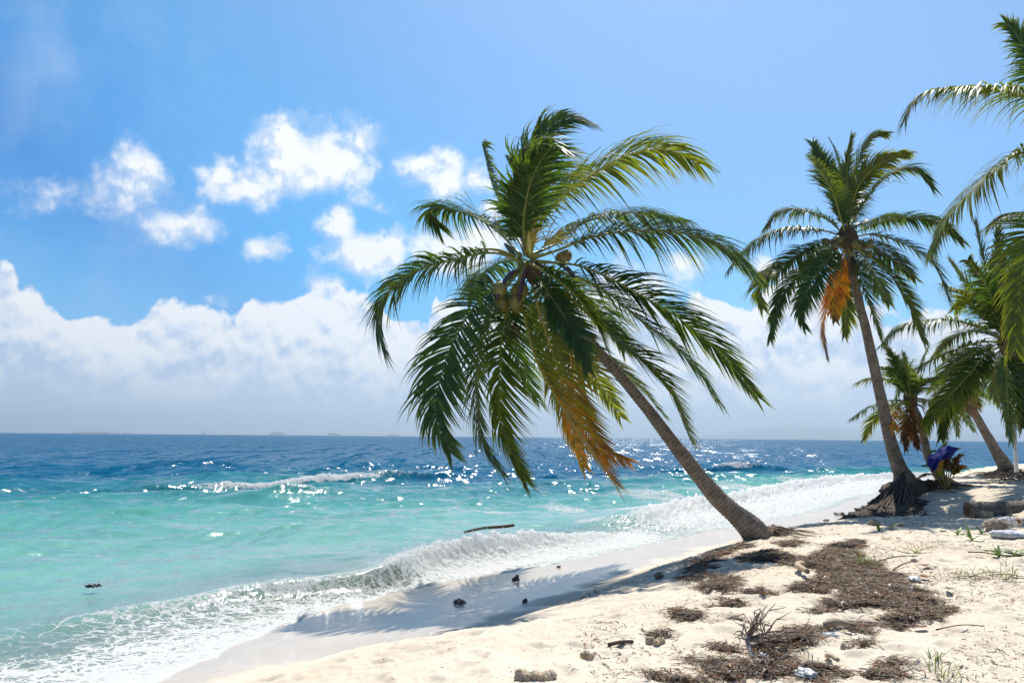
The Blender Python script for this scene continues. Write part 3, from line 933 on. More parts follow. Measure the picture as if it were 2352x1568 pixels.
    rb.tube(catmull(path, 30) - N[::2][:30] * 0.008, rr, 6, rc)
    r = rb.build('midrib', M_RIB)
    r.parent = o
    r.data.transform(Matrix.Translation(Vector([-float(c) for c in world_loc(palm)])))
    if kind in ('o', 'ob'): o['label'] = 'orange dying frond'
    elif kind == 'b': o['label'] = 'dead brown frond'
    return o

def frond_path(px, Y0, L, sign):
    """pixel path of a midrib -> 3-D curve of about L metres that bends towards (sign<0) or away from (sign>0) the viewer"""
    P = np.array([at(u, v, Y0) for u, v in px])
    sg = np.linalg.norm(np.diff(P, axis=0), axis=1)
    l2 = sg.sum()
    D = min(math.sqrt(max(L * L - l2 * l2, 0.0)), 0.8 * L)
    t = np.concatenate([[0], np.cumsum(sg)]) / l2
    Y = Y0 + sign * D * (t ** 0.85)
    return np.array([at(u, v, y) for (u, v), y in zip(px, Y)])

def trunk(palm, pts, rad, flare=0.0, sides=22, seed=0):
    L = np.linalg.norm(np.diff(np.asarray(pts, float), axis=0), axis=1).sum()
    n = max(40, int(L / 0.022))
    P = catmull(pts, n)
    t = np.linspace(0, 1, n)
    r = np.interp(t, np.linspace(0, 1, len(rad)), rad)
    s = t * L
    saw = (s * 15.5) % 1.0
    r = r * (1 + 0.075 * (saw - 0.5)) * (1 + 0.03 * perlin(s * 1.7, s * 0 + seed, seed))
    mb = MB()
    mb.tube(P, r, sides)
    V = mb.v[0]
    a = np.tile(np.linspace(0, 2 * math.pi, sides, endpoint=False), n)
    al = np.repeat(s, sides)
    C = np.repeat(P, sides, 0)
    k = 1 + 0.05 * perlin(np.cos(a) * 2 + al * 2.2, np.sin(a) * 2 + al, seed + 3)
    if flare: k += flare * np.exp(-al / 0.35) * (0.35 * np.sin(a * 3 + seed) + 0.25 * perlin(np.cos(a) * 2.5, np.sin(a) * 2.5 + al * 3, seed + 9))
    V[:n * sides] = C + (V[:n * sides] - C) * k[:, None]
    return mb.build('trunk', M_TRUNK, palm)

def ellips(mb, c, r, axis=UP, col=(.2, .2, .05), n1=14, n2=9):
    th = np.linspace(0, 2 * math.pi, n1, endpoint=False)
    ax = np.asarray(axis, float); ax = ax / np.linalg.norm(ax)
    s = np.linspace(-1, 1, n2)
    mb.tube(np.asarray(c) + ax * (r[1] * np.sin(s * math.pi / 2))[:, None], r[0] * np.maximum(np.cos(s * math.pi / 2), 0.06), n1, col)

def coconuts(palm, cen, k, r=0.115, spreadv=(0.2, 0.2, 0.25), seed=0, col=((.15, .14, .03), (.22, .17, .045))):
    rng = np.random.RandomState(seed)
    proto = None
    for i in range(k):
        a = i * 2.4 + rng.rand()
        c = np.asarray(cen) + np.array([math.cos(a) * spreadv[0], math.sin(a) * spreadv[1], (rng.rand() - .5) * 2 * spreadv[2]]) * (0.5 + 0.5 * rng.rand())
        if proto is None:
            mb = MB()
            ellips(mb, (0, 0, 0), (r, r * 1.22), (0.15, 0.1, 1), lerp(np.array(col[0]), np.array(col[1]), .5))
            mb.tube([(0.02, 0, r * 1.0), (0.03, 0, r * 1.5)], [r * .35, r * .22], 8, (.14, .10, .05))
            o = mb.build('coconut', M_NUT, None)
            proto = o
        else:
            o = proto.copy(); COL.objects.link(o)
        o.parent = palm
        o.location = Vector([float(q) for q in (c - world_loc(palm))])
        o.rotation_euler = (rng.normal(0, .4), rng.normal(0, .4), rng.rand() * 6)
        o.scale = (1, 1, 1) if i % 3 else (.86, .86, .9)

def spathe(palm, a, b, r=0.06, sag=0.1, col=(.045, .04, .05), seed=0):
    a, b = np.asarray(a, float), np.asarray(b, float)
    t = np.linspace(0, 1, 16)
    P = a + (b - a) * t[:, None] + UP * (np.sin(t * math.pi) * sag)[:, None]
    mb = MB()
    mb.tube(P, r * np.sin(np.clip(t * .93 + .07, 0, 1) * math.pi) ** .7 + 0.008, 10, col, squash=0.5)
    return mb.build('flower_sheath', M_RIB, palm)

def fibre_heart(palm, c, r, seed=0):
    """matted fibre and leaf bases where the fronds leave the trunk"""
    rng = np.random.RandomState(seed)
    mb = MB()
    mb.blob(c, (r, r, r * 1.5), seed, .35, 3, 2.2, (.10, .068, .042))
    for i in range(26):
        a = rng.rand() * 6.28
        d = np.array([math.cos(a), math.sin(a), rng.uniform(-.9, .5)])
        p = np.asarray(c) + d * r * .7
        mb.tube([p, p + d * r * .9 + UP * .03, p + d * r * 1.5 - UP * rng.uniform(.05, .35) * r * 3], [.012, .009, .003], 4, (.13, .09, .05))
    return mb.build('fibre_heart', M_WOOD, palm)

def flower_spray(palm, c, d, L=.45, n=26, col=(.42, .34, .06), seed=0):
    rng = np.random.RandomState(seed)
    mb = MB()
    d = np.asarray(d, float)
    for i in range(n):
        e = d + rng.normal(0, .45, 3); e /= np.linalg.norm(e)
        p = np.asarray(c) + d * rng.uniform(0, .3) * L
        q = p + e * L * rng.uniform(.5, 1)
        mb.tube(catmull([p, (p + q) / 2 + UP * .04, q - UP * .10 * rng.rand()], 7), np.linspace(.011, .006, 7), 5, np.array(col) * rng.uniform(.7, 1.2))
    return mb.build('flower_spray', M_RIB, palm)

def root_strands(palm, c, n, r0, r1, ang, seed=0, rad=.009, col=(.16, .115, .08), lift=0.10, name='roots'):
    rng = np.random.RandomState(seed)
    mb = MB()
    for i in range(n):
        a = rng.uniform(*ang)
        L = rng.uniform(r0, r1)
        pts = []
        for k, f in enumerate((0.0, .25, .5, .75, 1.0)):
            aa = a + rng.normal(0, .10) * f
            x, y = c[0] + math.cos(aa) * (.10 + L * f), c[1] + math.sin(aa) * (.10 + L * f)
            pts.append((x, y, gz(x, y) + (lift + .12 * (c[2] if len(c) > 2 else 1)) * (1 - f) ** 1.5 * rng.uniform(.4, 1.1) + .008))
        mb.tube(catmull(pts, 11), np.linspace(rad, rad * .35, 11) * rng.uniform(.6, 1.5), 5, np.array(col) * rng.uniform(.6, 1.4))
    return mb.build(name, M_WOOD, palm)

def Z1(*p): return [(832.6 + .5859 * x, 229.7 + .5859 * y) for x, y in p]
def Z2(*p): return [(1636.6 + .3662 * x, 258.4 + .3662 * y) for x, y in p]
def Z3(*p): return [(1636.6 + .3662 * x, 717.8 + .3662 * y) for x, y in p]
def Z4(*p): return [(1493.0 + .3651 * x, 1148.4 + .3651 * y) for x, y in p]

def palm_fronds(palm, list_, Y0, L, leaf, seed, **kw):
    for i, f in enumerate(list_):
        px, sign, kind = f[:3]
        opt = dict(kw); opt.update(f[3] if len(f) > 3 else {})
        ll = opt.pop('L', L)
        frond(palm, frond_path(px, Y0, ll, sign), kind, opt.pop('leaf', leaf), seed=seed + i, **opt)

# --- the leaning palm in front
def palm_leaning():
    b = on_ground(1728, 1238)
    Y = b[1]
    p = empty('coconut_palm', b, 'leaning coconut palm with curved trunk bowed over the wet sand towards the water', 'palm tree', 'coconut palms along the beach')
    px = [(1762, 1238), (1722, 1210), (1650, 1145), (1560, 1035), (1480, 930), (1400, 835), (1330, 757), (1272, 690), (1228, 628)]
    Ys = np.interp(np.arange(len(px)), [0, 2, len(px) - 1], [Y, Y - .1, Y - 1.3])
    P = [at(u, v, y) for (u, v), y in zip(px, Ys)]
    P[0] = b + np.array([.16, .05, -.16])
    trunk(p, P, [.25, .158, .128, .108, .090, .082, .077, .073, .07], 0.35, seed=2)
    c = P[-1]
    Yc = c[1]
    W = dict(wind=1.15)
    fr = [
        (Z1((640, 600), (640, 470), (655, 330), (690, 190), (745, 100), (830, 72), (905, 95)), .45, 'g', dict(wind=2.0, droop=1.4)),
        (Z1((640, 600), (575, 470), (515, 340), (484, 225), (474, 182), (490, 178)), .6, 'g', dict(wind=1.9, leaf=.55)),
        (Z1((640, 600), (622, 470), (618, 340), (620, 250), (632, 190)), -.45, 'g', dict(wind=1.7, L=3.3)),
        (Z1((640, 600), (630, 480), (650, 350), (690, 250), (740, 190), (800, 200)), -.7, 'g', dict(wind=1.7, L=3.4)),
        (Z1((650, 610), (690, 490), (770, 390), (900, 290), (1050, 210), (1200, 195), (1320, 252)), .3, 'l', dict(wind=1.5, droop=2.4, leaf=1.12, rib_r=.03)),
        (Z1((650, 600), (668, 470), (725, 385), (830, 290), (890, 262)), .9, 'g', dict(wind=1.8)),
        (Z1((650, 610), (760, 560), (850, 490), (960, 447), (1100, 440), (1260, 470)), .6, 'g', dict(droop=2.2, wind=1.6, leaf=.98)),
        (Z1((655, 620), (770, 585), (900, 535), (1080, 510), (1250, 520), (1400, 560), (1530, 680)), .1, 'g', dict(droop=2.3, wind=1.2, leaf=1.0)),
        (Z1((655, 630), (810, 640), (900, 665), (1050, 740), (1250, 860), (1400, 985), (1545, 1160)), -.2, 'g', dict(droop=1.7, wind=.9)),
        (Z1((655, 635), (830, 690), (950, 745), (1100, 870), (1210, 950), (1320, 1060), (1395, 1180)), .5, 'g', dict(droop=1.7, wind=.8)),
        (Z1((650, 640), (740, 720), (850, 805), (1000, 940), (1130, 1040), (1215, 1150), (1290, 1330)), .35, 'l', dict(leaf=.9, wind=1.5, rib_r=.03, twist=-.8)),
        (Z1((650, 640), (720, 760), (820, 900), (960, 1020), (1080, 1110), (1180, 1230)), .5, 'l', dict(wind=1.6, leaf=.7)),
        (Z1((640, 650), (622, 720), (640, 860), (690, 1030), (760, 1160), (860, 1310), (985, 1490)), -.8, 'y', dict(leaf=1.0, wind=1.3, rib_r=.03, twist=.8)),
        (Z1((650, 650), (720, 780), (800, 920), (825, 1080), (850, 1230), (930, 1360), (1040, 1415)), .7, 'o', dict(leaf=.8, wind=1.2, n=66, twist=.8)),
        (Z1((650, 650), (690, 820), (740, 980), (790, 1150), (820, 1290), (870, 1440)), .5, 'y', dict(leaf=.7, wind=1.0, n=60)),
        (Z1((640, 650), (590, 760), (550, 900), (535, 1100), (545, 1270), (590, 1390), (640, 1490)), -.4, 'l', dict(droop=1.2, wind=1.3)),
        (Z1((630, 650), (570, 720), (490, 830), (452, 980), (446, 1150), (465, 1320), (550, 1465)), .35, 'g', dict(droop=1.2, wind=.9)),
        (Z1((630, 645), (560, 710), (470, 775), (390, 880), (320, 1040), (286, 1230), (345, 1380)), -.5, 'g', dict(droop=1.4, wind=1.1, leaf=.9)),
        (Z1((625, 640), (560, 605), (480, 598), (350, 625), (185, 680), (72, 785), (60, 900), (88, 992)), -.1, 'g', dict(droop=2.3, wind=.9)),
        (Z1((620, 610), (570, 550), (500, 490), (400, 440), (285, 420), (262, 440), (300, 500)), .5, 'g', dict(droop=2.0, wind=1.2, L=3.2)),
        (Z1((620, 630), (560, 630), (500, 655), (455, 700), (438, 775)), .95, 'g', dict(droop=1.5, L=3.3)),
        (Z1((650, 640), (760, 690), (870, 760), (960, 860), (1030, 980)), .9, 'g', dict(L=4.0)),
        (Z1((650, 640), (690, 760), (740, 900), (830, 1010), (930, 1110), (1010, 1240)), .95, 'l', dict(leaf=.75)),
        (Z1((650, 640), (715, 735), (785, 840), (850, 950), (885, 1060)), -.5, 'g', dict(leaf=.55, wind=.8, droop=1.4, L=2.9)),
        (Z1((650, 635), (755, 695), (850, 780), (925, 890), (960, 980)), -.65, 'l', dict(leaf=.6, wind=1.0, L=3.0)),
        (Z1((640, 640), (610, 760), (600, 900), (620, 1030), (690, 1180)), .9, 'g', dict(wind=1.3)),
    ]
    palm_fronds(p, fr, Yc, 4.1, .82, 100)
    fibre_heart(p, c + np.array([-.02, 0, .02]), .115, 5)
    def q(x, y, dy): return at(*Z1((x, y))[0], Yc + dy)
    coconuts(p, q(570, 775, -.35), 7, .105, (.22, .15, .30), 3)
    coconuts(p, q(792, 618, .1), 2, .105, (.05, .12, .05), 8)
    spathe(p, q(610, 665, -.3), q(525, 780, -.5), .055, .10)
    spathe(p, q(640, 660, -.35), q(610, 800, -.55), .06, .02, (.075, .03, .045))
    spathe(p, q(760, 640, .1), q(835, 700, -.2), .06, .05)
    spathe(p, q(600, 620, .2), q(555, 560, .1), .05, .02, (.06, .05, .035))
    spathe(p, q(600, 615, .0), q(450, 585, -.2), .035, .05, (.20, .19, .05))
    flower_spray(p, q(640, 600, -.2), (.35, -.3, .9), .55, 34, (.40, .33, .07), 4)
    flower_spray(p, q(700, 580, -.1), (.9, -.2, .5), .5, 26, (.44, .38, .10), 9)
    flower_spray(p, q(600, 860, -.3), (-.1, -.2, -1), .4, 18, (.14, .09, .05), 6)
    spathe(p, q(655, 600, -.2), q(650, 470, -.3), .07, .0, (.45, .40, .11))
    spathe(p, q(640, 610, -.15), q(610, 450, -.2), .045, .0, (.16, .10, .05))
    root_strands(p, (b[0] + .28, b[1] + .05, .6), 46, .15, .8, (-1.3, 1.0), 3, .007, (.20, .15, .11), .08)
    mb = MB()
    mb.blob(b + np.array([.26, .06, .03]), (.24, .20, .15), 4, .35, 3, 2.5, (.17, .125, .09))
    mb.build('root_crown', M_WOOD, p)

# --- the tall palm with the exposed roots
def palm_tall():
    b = on_ground(2092, 1133)
    Y = b[1]
    p = empty('coconut_palm', b, 'tall upright coconut palm with exposed fanned roots and one bright orange hanging frond', 'palm tree', 'coconut palms along the beach')
    pz = Z3((1235, 1115), (1200, 1040), (1165, 960), (1112, 790), (1062, 560), (1012, 330), (960, 95), (925, -40), (880, -250), (850, -440))
    Yt = np.linspace(Y, Y - .4, len(pz))
    P = [at(u, v, y) for (u, v), y in zip(pz, Yt)]
    P[0][2] = b[2] - .15
    trunk(p, P, [.42, .165, .134, .12, .113, .107, .10, .095, .088, .08], .4, seed=7)
    Yc = P[-1][1]
    fr = [
        (Z2((840, 780), (805, 660), (770, 540), (715, 410), (650, 300), (600, 265)), -.6, 'l', dict(leaf=.55)),
        (Z2((840, 780), (800, 600), (750, 440), (670, 280), (630, 195)), .3, 'g'),
        (Z2((845, 780), (830, 620), (810, 400), (770, 240), (735, 170)), .5, 'g', dict(leaf=.5)),
        (Z2((845, 780), (840, 600), (840, 400), (855, 250), (872, 150)), -.5, 'g', dict(leaf=.5)),
        (Z2((848, 780), (855, 620), (885, 400), (950, 220), (1010, 145), (1095, 130)), .3, 'g', dict(wind=1.4)),
        (Z2((850, 780), (865, 640), (905, 480), (1000, 355), (1130, 280), (1232, 258)), -.6, 'l', dict(wind=1.3)),
        (Z2((850, 780), (885, 670), (955, 560), (1080, 410), (1220, 345), (1320, 385), (1385, 475)), .3, 'g', dict(wind=1.1)),
        (Z2((845, 780), (830, 560), (790, 420), (740, 320)), .9, 'g'),
        (Z2((845, 780), (870, 560), (930, 420), (1010, 360)), .9, 'g'),
        (Z2((835, 790), (780, 720), (700, 660), (560, 618), (420, 622), (325, 725)), .6, 'g', dict(droop=2.2)),
        (Z2((835, 795), (760, 755), (650, 735), (450, 735), (300, 785), (180, 885), (95, 992)), -.1, 'g', dict(droop=2.3)),
        (Z2((835, 800), (720, 800), (600, 850), (430, 960), (320, 1045), (285, 1110), (315, 1225)), .4, 'l', dict(droop=1.8)),
        (Z2((835, 800), (760, 835), (650, 905), (500, 1055), (405, 1210), (365, 1425)), -.4, 'g', dict(droop=1.5)),
        (Z2((835, 805), (770, 870), (690, 970), (590, 1120), (545, 1250), (580, 1350)), -.7, 'g', dict(droop=1.3)),
        (Z2((840, 830), (800, 920), (770, 1030), (725, 1200), (692, 1350), (718, 1530)), -.5, 'ob', dict(leaf=.58, droop=1.3, wind=.2, n=84, width=.05)),
        (Z2((840, 830), (820, 950), (790, 1080), (760, 1200), (770, 1300)), .3, 'ob', dict(leaf=.52, droop=1.3, wind=.2, width=.045)),
        (Z2((845, 850), (835, 1000), (830, 1150), (838, 1280), (830, 1400)), .6, 'l', dict(wind=.5)),
        (Z2((848, 830), (875, 920), (920, 1010), (975, 1160), (1020, 1300), (1070, 1450)), -.8, 'l', dict(leaf=.62, droop=1.1)),
        (Z2((850, 820), (950, 880), (1080, 975), (1225, 1170), (1295, 1330), (1335, 1445)), -.7, 'l', dict(leaf=.66, droop=1.1)),
        (Z2((850, 800), (910, 775), (1000, 762), (1150, 800), (1300, 875), (1400, 965), (1490, 1180)), .1, 'g', dict(droop=1.9)),
        (Z2((850, 795), (895, 720), (1000, 675), (1100, 645), (1210, 662)), .9, 'g', dict(droop=2.0)),
        (Z2((850, 795), (920, 740), (1050, 690), (1200, 660), (1350, 667), (1450, 705), (1565, 810)), -.1, 'g', dict(droop=2.1)),
        (Z2((850, 800), (930, 800), (1050, 855), (1180, 955), (1270, 1040)), .7, 'g', dict(droop=1.8)),
        (Z2((845, 800), (900, 850), (990, 960), (1050, 1080), (1110, 1200)), .8, 'g', dict(droop=1.5)),
        (Z2((840, 800), (740, 840), (640, 930), (560, 1010)), .9, 'g', dict(droop=1.7)),
    ]
    palm_fronds(p, fr, Yc, 2.8, .66, 300, width=.038, n=76, rib_r=.02, wind=.8)
    c = P[-1]
    fibre_heart(p, c + np.array([0, 0, .1]), .2, 15)
    def q(x, y, dy): return at(*Z2((x, y))[0], Yc + dy)
    coconuts(p, q(950, 850, -.3), 7, .085, (.25, .2, .20), 13, ((.10, .10, .03), (.15, .12, .04)))
    coconuts(p, q(765, 795, -.2), 4, .085, (.2, .15, .15), 17, ((.08, .085, .03), (.12, .10, .04)))
    spathe(p, q(800, 900, -.2), q(770, 1010, -.3), .09, .0, (.13, .10, .08))
    flower_spray(p, q(870, 900, -.25), (.2, -.2, -1), .5, 22, (.10, .065, .04), 16)
    flower_spray(p, q(790, 880, -.2), (-.2, -.2, -1), .45, 22, (.12, .08, .05), 19)
    # roots: a mat of strands fanning down the eroded bank to the left, a tangle on the right
    root_strands(p, (b[0] - .2, b[1] - .15, 2.4), 240, .7, 2.7, (3.5, 4.4), 23, .013, (.115, .088, .070), .20)
    root_strands(p, (b[0] - .1, b[1] - .1, 1.6), 50, .4, 1.3, (2.9, 3.6), 26, .012, (.085, .062, .05), .10)
    root_strands(p, (b[0] + .25, b[1] - .1, 1.2), 60, .3, 1.0, (-1.6, .3), 24, .011, (.11, .082, .06), .08)
    mb = MB()
    mb.blob(b + np.array([-.05, 0, .02]), (.55, .45, .30), 14, .35, 4, 2.5, (.12, .09, .068))
    for i, (fx, fy, s) in enumerate([(-.5, -.4, 1.0), (-1.0, -.8, .95), (-1.5, -1.2, .8), (-.8, -1.3, .8), (-1.3, -1.8, .6), (-1.9, -1.7, .55), (-.4, -1.0, .6)]):
        x, y = b[0] + fx, b[1] + fy
        mb.blob((x, y, gz(x, y) - .02), (.55 * s, .55 * s, .19 * s), 18 + i, .35, 4, 2.5, (.065, .05, .041))
    mb.build('root_mound', M_WOOD, p)

def palm_small():
    b = on_ground(2168, 1122)
    Y = b[1] + 1.2
    p = empty('coconut_palm', (b[0], Y, gz(b[0], Y)), 'small slender palm behind the blue cloth with brown dead fronds hanging below its crown', 'palm tree', 'coconut palms along the beach')
    pz = Z3((1500, 1110), (1420, 1020), (1352, 900), (1328, 790), (1305, 690), (1258, 585), (1243, 555))
    P = [at(u, v, Y) for u, v in pz]
    P[0][2] = gz(P[0][0], Y) - .15
    trunk(p, P, [.26, .12, .10, .09, .085, .08, .075], .3, seed=12)
    fr = [
        (Z3((1243, 550), (1200, 470), (1150, 400), (1100, 355), (1045, 338)), -.4, 'g'),
        (Z3((1243, 550), (1215, 450), (1180, 370), (1130, 275), (1088, 222)), .4, 'g'),
        (Z3((1243, 550), (1230, 430), (1215, 340), (1200, 255)), -.6, 'l'),
        (Z3((1245, 550), (1260, 450), (1295, 350), (1350, 215)), .4, 'l'),
        (Z3((1240, 550), (1180, 480), (1100, 428), (980, 412), (895, 442)), .2, 'l', dict(droop=2.0)),
        (Z3((1240, 555), (1180, 550), (1100, 560), (980, 592), (868, 665)), -.2, 'g', dict(droop=1.8)),
        (Z3((1240, 555), (1190, 565), (1120, 592), (1010, 675), (950, 795)), .3, 'l', dict(droop=1.6)),
        (Z3((1240, 560), (1190, 560), (1145, 590), (1118, 660), (1140, 735)), -.7, 'y'),
        (Z3((1243, 565), (1220, 640), (1207, 740), (1215, 860)), -.4, 'b', dict(leaf=.35, wind=.3)),
        (Z3((1245, 565), (1240, 650), (1255, 740), (1290, 850)), -.3, 'b', dict(leaf=.35, wind=.3)),
        (Z3((1248, 550), (1290, 500), (1340, 470), (1410, 465)), .6, 'g'),
        (Z3((1248, 550), (1275, 490), (1320, 440), (1425, 400)), -.5, 'g'),
        (Z3((1248, 555), (1300, 540), (1370, 560), (1440, 640)), .3, 'g'),
        (Z3((1243, 550), (1225, 450), (1230, 350), (1260, 290)), .9, 'g'),
    ]
    palm_fronds(p, fr, P[-1][1], 2.2, .42, 500, width=.028, n=48, rib_r=.018, wind=.7)
    fibre_heart(p, P[-1], .15, 35)
    root_strands(p, (b[0] + .05, Y - .2, .8), 40, .3, .8, (0, 6.28), 33, .011, (.09, .065, .05), .08)

def palm_dense():
    Y = 19.2
    c = at(2318, 786, Y)
    bx, by = c[0] + 1.5, Y + .6
    p = empty('coconut_palm', (bx, by, gz(bx, by)), 'dense dark palm with spiky upright fronds cut by the right edge of the frame', 'palm tree', 'coconut palms along the beach')
    P = [np.array([bx + .1, by, gz(bx, by) - .2]), np.array([bx - .25, by, gz(bx, by) + .7]), np.array([bx - .9, by - .3, c[2] - 1.3]), c]
    trunk(p, P, [.34, .22, .18, .15], .3, seed=21)
    fr = [
        (Z3((1850, 190), (1800, 50), (1750, -100), (1700, -340), (1650, -565)), -.4, 'g'),
        (Z3((1850, 190), (1825, 0), (1805, -250), (1790, -530)), .4, 'g'),
        (Z3((1855, 190), (1875, 0), (1890, -200), (1920, -420)), -.5, 'g'),
        (Z3((1850, 190), (1780, 60), (1680, -80), (1580, -200), (1490, -330)), .6, 'l'),
        (Z3((1850, 190), (1770, 80), (1680, 0), (1560, -120), (1440, -180)), -.5, 'l'),
        (Z3((1850, 195), (1780, 180), (1650, 190), (1450, 262), (1300, 335), (1200, 410), (1150, 525)), -.3, 'l', dict(droop=1.7, rib_r=.03)),
        (Z3((1850, 200), (1760, 230), (1690, 290), (1600, 400), (1500, 505), (1400, 620), (1330, 720)), -.7, 'l', dict(droop=1.5, rib_r=.03)),
        (Z3((1850, 200), (1760, 270), (1680, 350), (1560, 470), (1470, 610), (1435, 785)), -.3, 'g'),
        (Z3((1855, 205), (1845, 320), (1845, 480), (1855, 640), (1870, 805)), -.8, 'l', dict(rib_r=.03)),
        (Z3((1855, 205), (1900, 300), (1930, 470), (1945, 720)), -.5, 'g'),
        (Z3((1850, 195), (1740, 120), (1620, 75), (1500, 48), (1390, 48), (1180, 80), (1065, 200)), .2, 'g', dict(droop=2.0)),
        (Z3((1850, 190), (1760, 40), (1690, -60), (1620, -110), (1520, -20)), .7, 'l'),
        (Z3((1850, 190), (1830, 0), (1760, -200), (1760, -380)), .9, 'g'),
        (Z3((1855, 190), (1900, 60), (1990, -100), (2100, -200)), .4, 'g'),
        (Z3((1855, 195), (1950, 150), (2100, 150), (2300, 280)), .2, 'g'),
        (Z3((1855, 200), (1950, 260), (2060, 400), (2130, 600)), .4, 'g'),
        (Z3((1850, 200), (1790, 300), (1770, 420), (1800, 560)), .8, 'g'),
        (Z3((1850, 195), (1730, 210), (1600, 270), (1480, 350), (1390, 460)), .8, 'g'),
        (Z3((1850, 190), (1720, 130), (1600, 120), (1480, 170), (1400, 260)), .9, 'g'),
        (Z3((1850, 190), (1870, 60), (1950, -60), (2000, -260)), -.8, 'g'),
        (Z3((1850, 190), (1800, 80), (1720, -160), (1600, -330)), -.8, 'g'),
    ]
    palm_fronds(p, fr, Y, 3.3, .70, 700, width=.042, n=72, rib_r=.022, wind=.6)
    fibre_heart(p, c, .24, 45)
    coconuts(p, c + np.array([-.1, -.35, -.2]), 5, .11, (.3, .1, .2), 43)

def palm_corner():
    Y = 12.6
    c = at(2560, 440, Y)
    bx, by = c[0] + 1.6, Y + 1.0
    p = empty('coconut_palm', (bx, by, gz(bx, by)), 'palm standing outside the frame whose large fronds reach in from the upper right corner', 'palm tree', 'coconut palms along the beach')
    P = [np.array([bx + .1, by, gz(bx, by) - .2]), np.array([bx - .2, by, gz(bx, by) + .8]), np.array([bx - .8, by - .4, c[2] - 1.6]), c]
    trunk(p, P, [.34, .22, .18, .15], .3, seed=31)
    fr = [
        ([(2560, 440), (2470, 270), (2380, 225), (2270, 205), (2180, 203), (2120, 215), (2092, 240), (2078, 276)], -.2, 'l', dict(droop=2.6, wind=.3)),
        ([(2560, 440), (2480, 300), (2420, 210), (2360, 120), (2325, 66), (2308, 52)], .4, 'g', dict(droop=2.4, wind=.2)),
        ([(2560, 440), (2460, 350), (2352, 350), (2285, 388), (2228, 442), (2168, 508), (2138, 580)], -.3, 'l', dict(droop=2.0, wind=.9, rib_r=.032)),
        ([(2560, 440), (2450, 470), (2370, 485), (2310, 492), (2270, 520)], .6, 'g', dict(droop=1.6, leaf=.6)),
        ([(2560, 440), (2480, 480), (2400, 520), (2358, 600), (2338, 700), (2332, 800)], -.3, 'l', dict(droop=1.4)),
        ([(2560, 440), (2520, 280), (2460, 100), (2400, -20), (2370, -40)], -.4, 'g', dict(droop=2.0)),
        ([(2560, 440), (2600, 250), (2650, 60), (2740, -40)], .3, 'g'),
        ([(2560, 440), (2680, 330), (2850, 330), (2980, 430)], -.3, 'g'),
        ([(2560, 440), (2690, 420), (2830, 520), (2900, 700)], .4, 'g'),
        ([(2560, 440), (2540, 560), (2530, 700), (2520, 850)], -.7, 'g'),
        ([(2560, 440), (2640, 520), (2700, 650), (2730, 820)], -.4, 'g'),
        ([(2560, 440), (2560, 300), (2580, 160), (2640, 60)], .9, 'g'),
        ([(2560, 440), (2480, 360), (2430, 380), (2400, 460)], .95, 'g'),
    ]
    palm_fronds(p, fr, Y, 4.0, .84, 900, width=.040, n=90, rib_r=.026, wind=.5)
    fibre_heart(p, c, .2, 55)

def palm_far():
    b = on_ground(2314, 1088)
    Y = b[1]
    p = empty('coconut_palm', b, 'thin palm leaning left, its foot beside the white post', 'palm tree', 'coconut palms along the beach')
    pz = Z3((1862, 1010), (1835, 960), (1785, 880), (1702, 735), (1640, 622), (1592, 540), (1555, 465))
    P = [at(u, v, Y) for u, v in pz]
    P[0][2] = b[2] - .2
    trunk(p, P, [.34, .19, .14, .122, .112, .10, .09], .6, seed=41)
    fr = [
        (Z3((1555, 465), (1500, 460), (1440, 510), (1400, 610)), -.3, 'g'),
        (Z3((1555, 465), (1540, 530), (1525, 640), (1535, 770)), -.6, 'l'),
        (Z3((1555, 465), (1600, 470), (1645, 510), (1660, 600)), .4, 'g'),
        (Z3((1555, 465), (1620, 440), (1700, 460), (1790, 575)), -.3, 'g'),
        (Z3((1555, 465), (1500, 420), (1430, 420), (1350, 500)), .3, 'g'),
        (Z3((1555, 465), (1560, 380), (1590, 290), (1640, 230)), .3, 'g'),
        (Z3((1555, 465), (1530, 380), (1480, 300), (1420, 260)), -.3, 'g'),
        (Z3((1555, 465), (1610, 390), (1680, 350), (1760, 360)), .5, 'g'),
        (Z3((1555, 465), (1560, 560), (1590, 660), (1640, 740)), .6, 'g'),
        (Z3((1555, 465), (1490, 520), (1460, 620), (1450, 720)), .5, 'y'),
        (Z3((1555, 465), (1600, 540), (1620, 640)), -.7, 'b', dict(leaf=.4)),
    ]
    palm_fronds(p, fr, Y, 2.6, .50, 1100, width=.034, n=50, rib_r=.022, wind=.6)
    fibre_heart(p, P[-1], .18, 65)
    root_strands(p, (b[0], b[1] - .1, .8), 40, .3, .9, (0, 6.28), 63, .014, (.06, .045, .038), .12)

palm_leaning()
palm_tall()
palm_small()
palm_dense()
palm_corner()
palm_far()

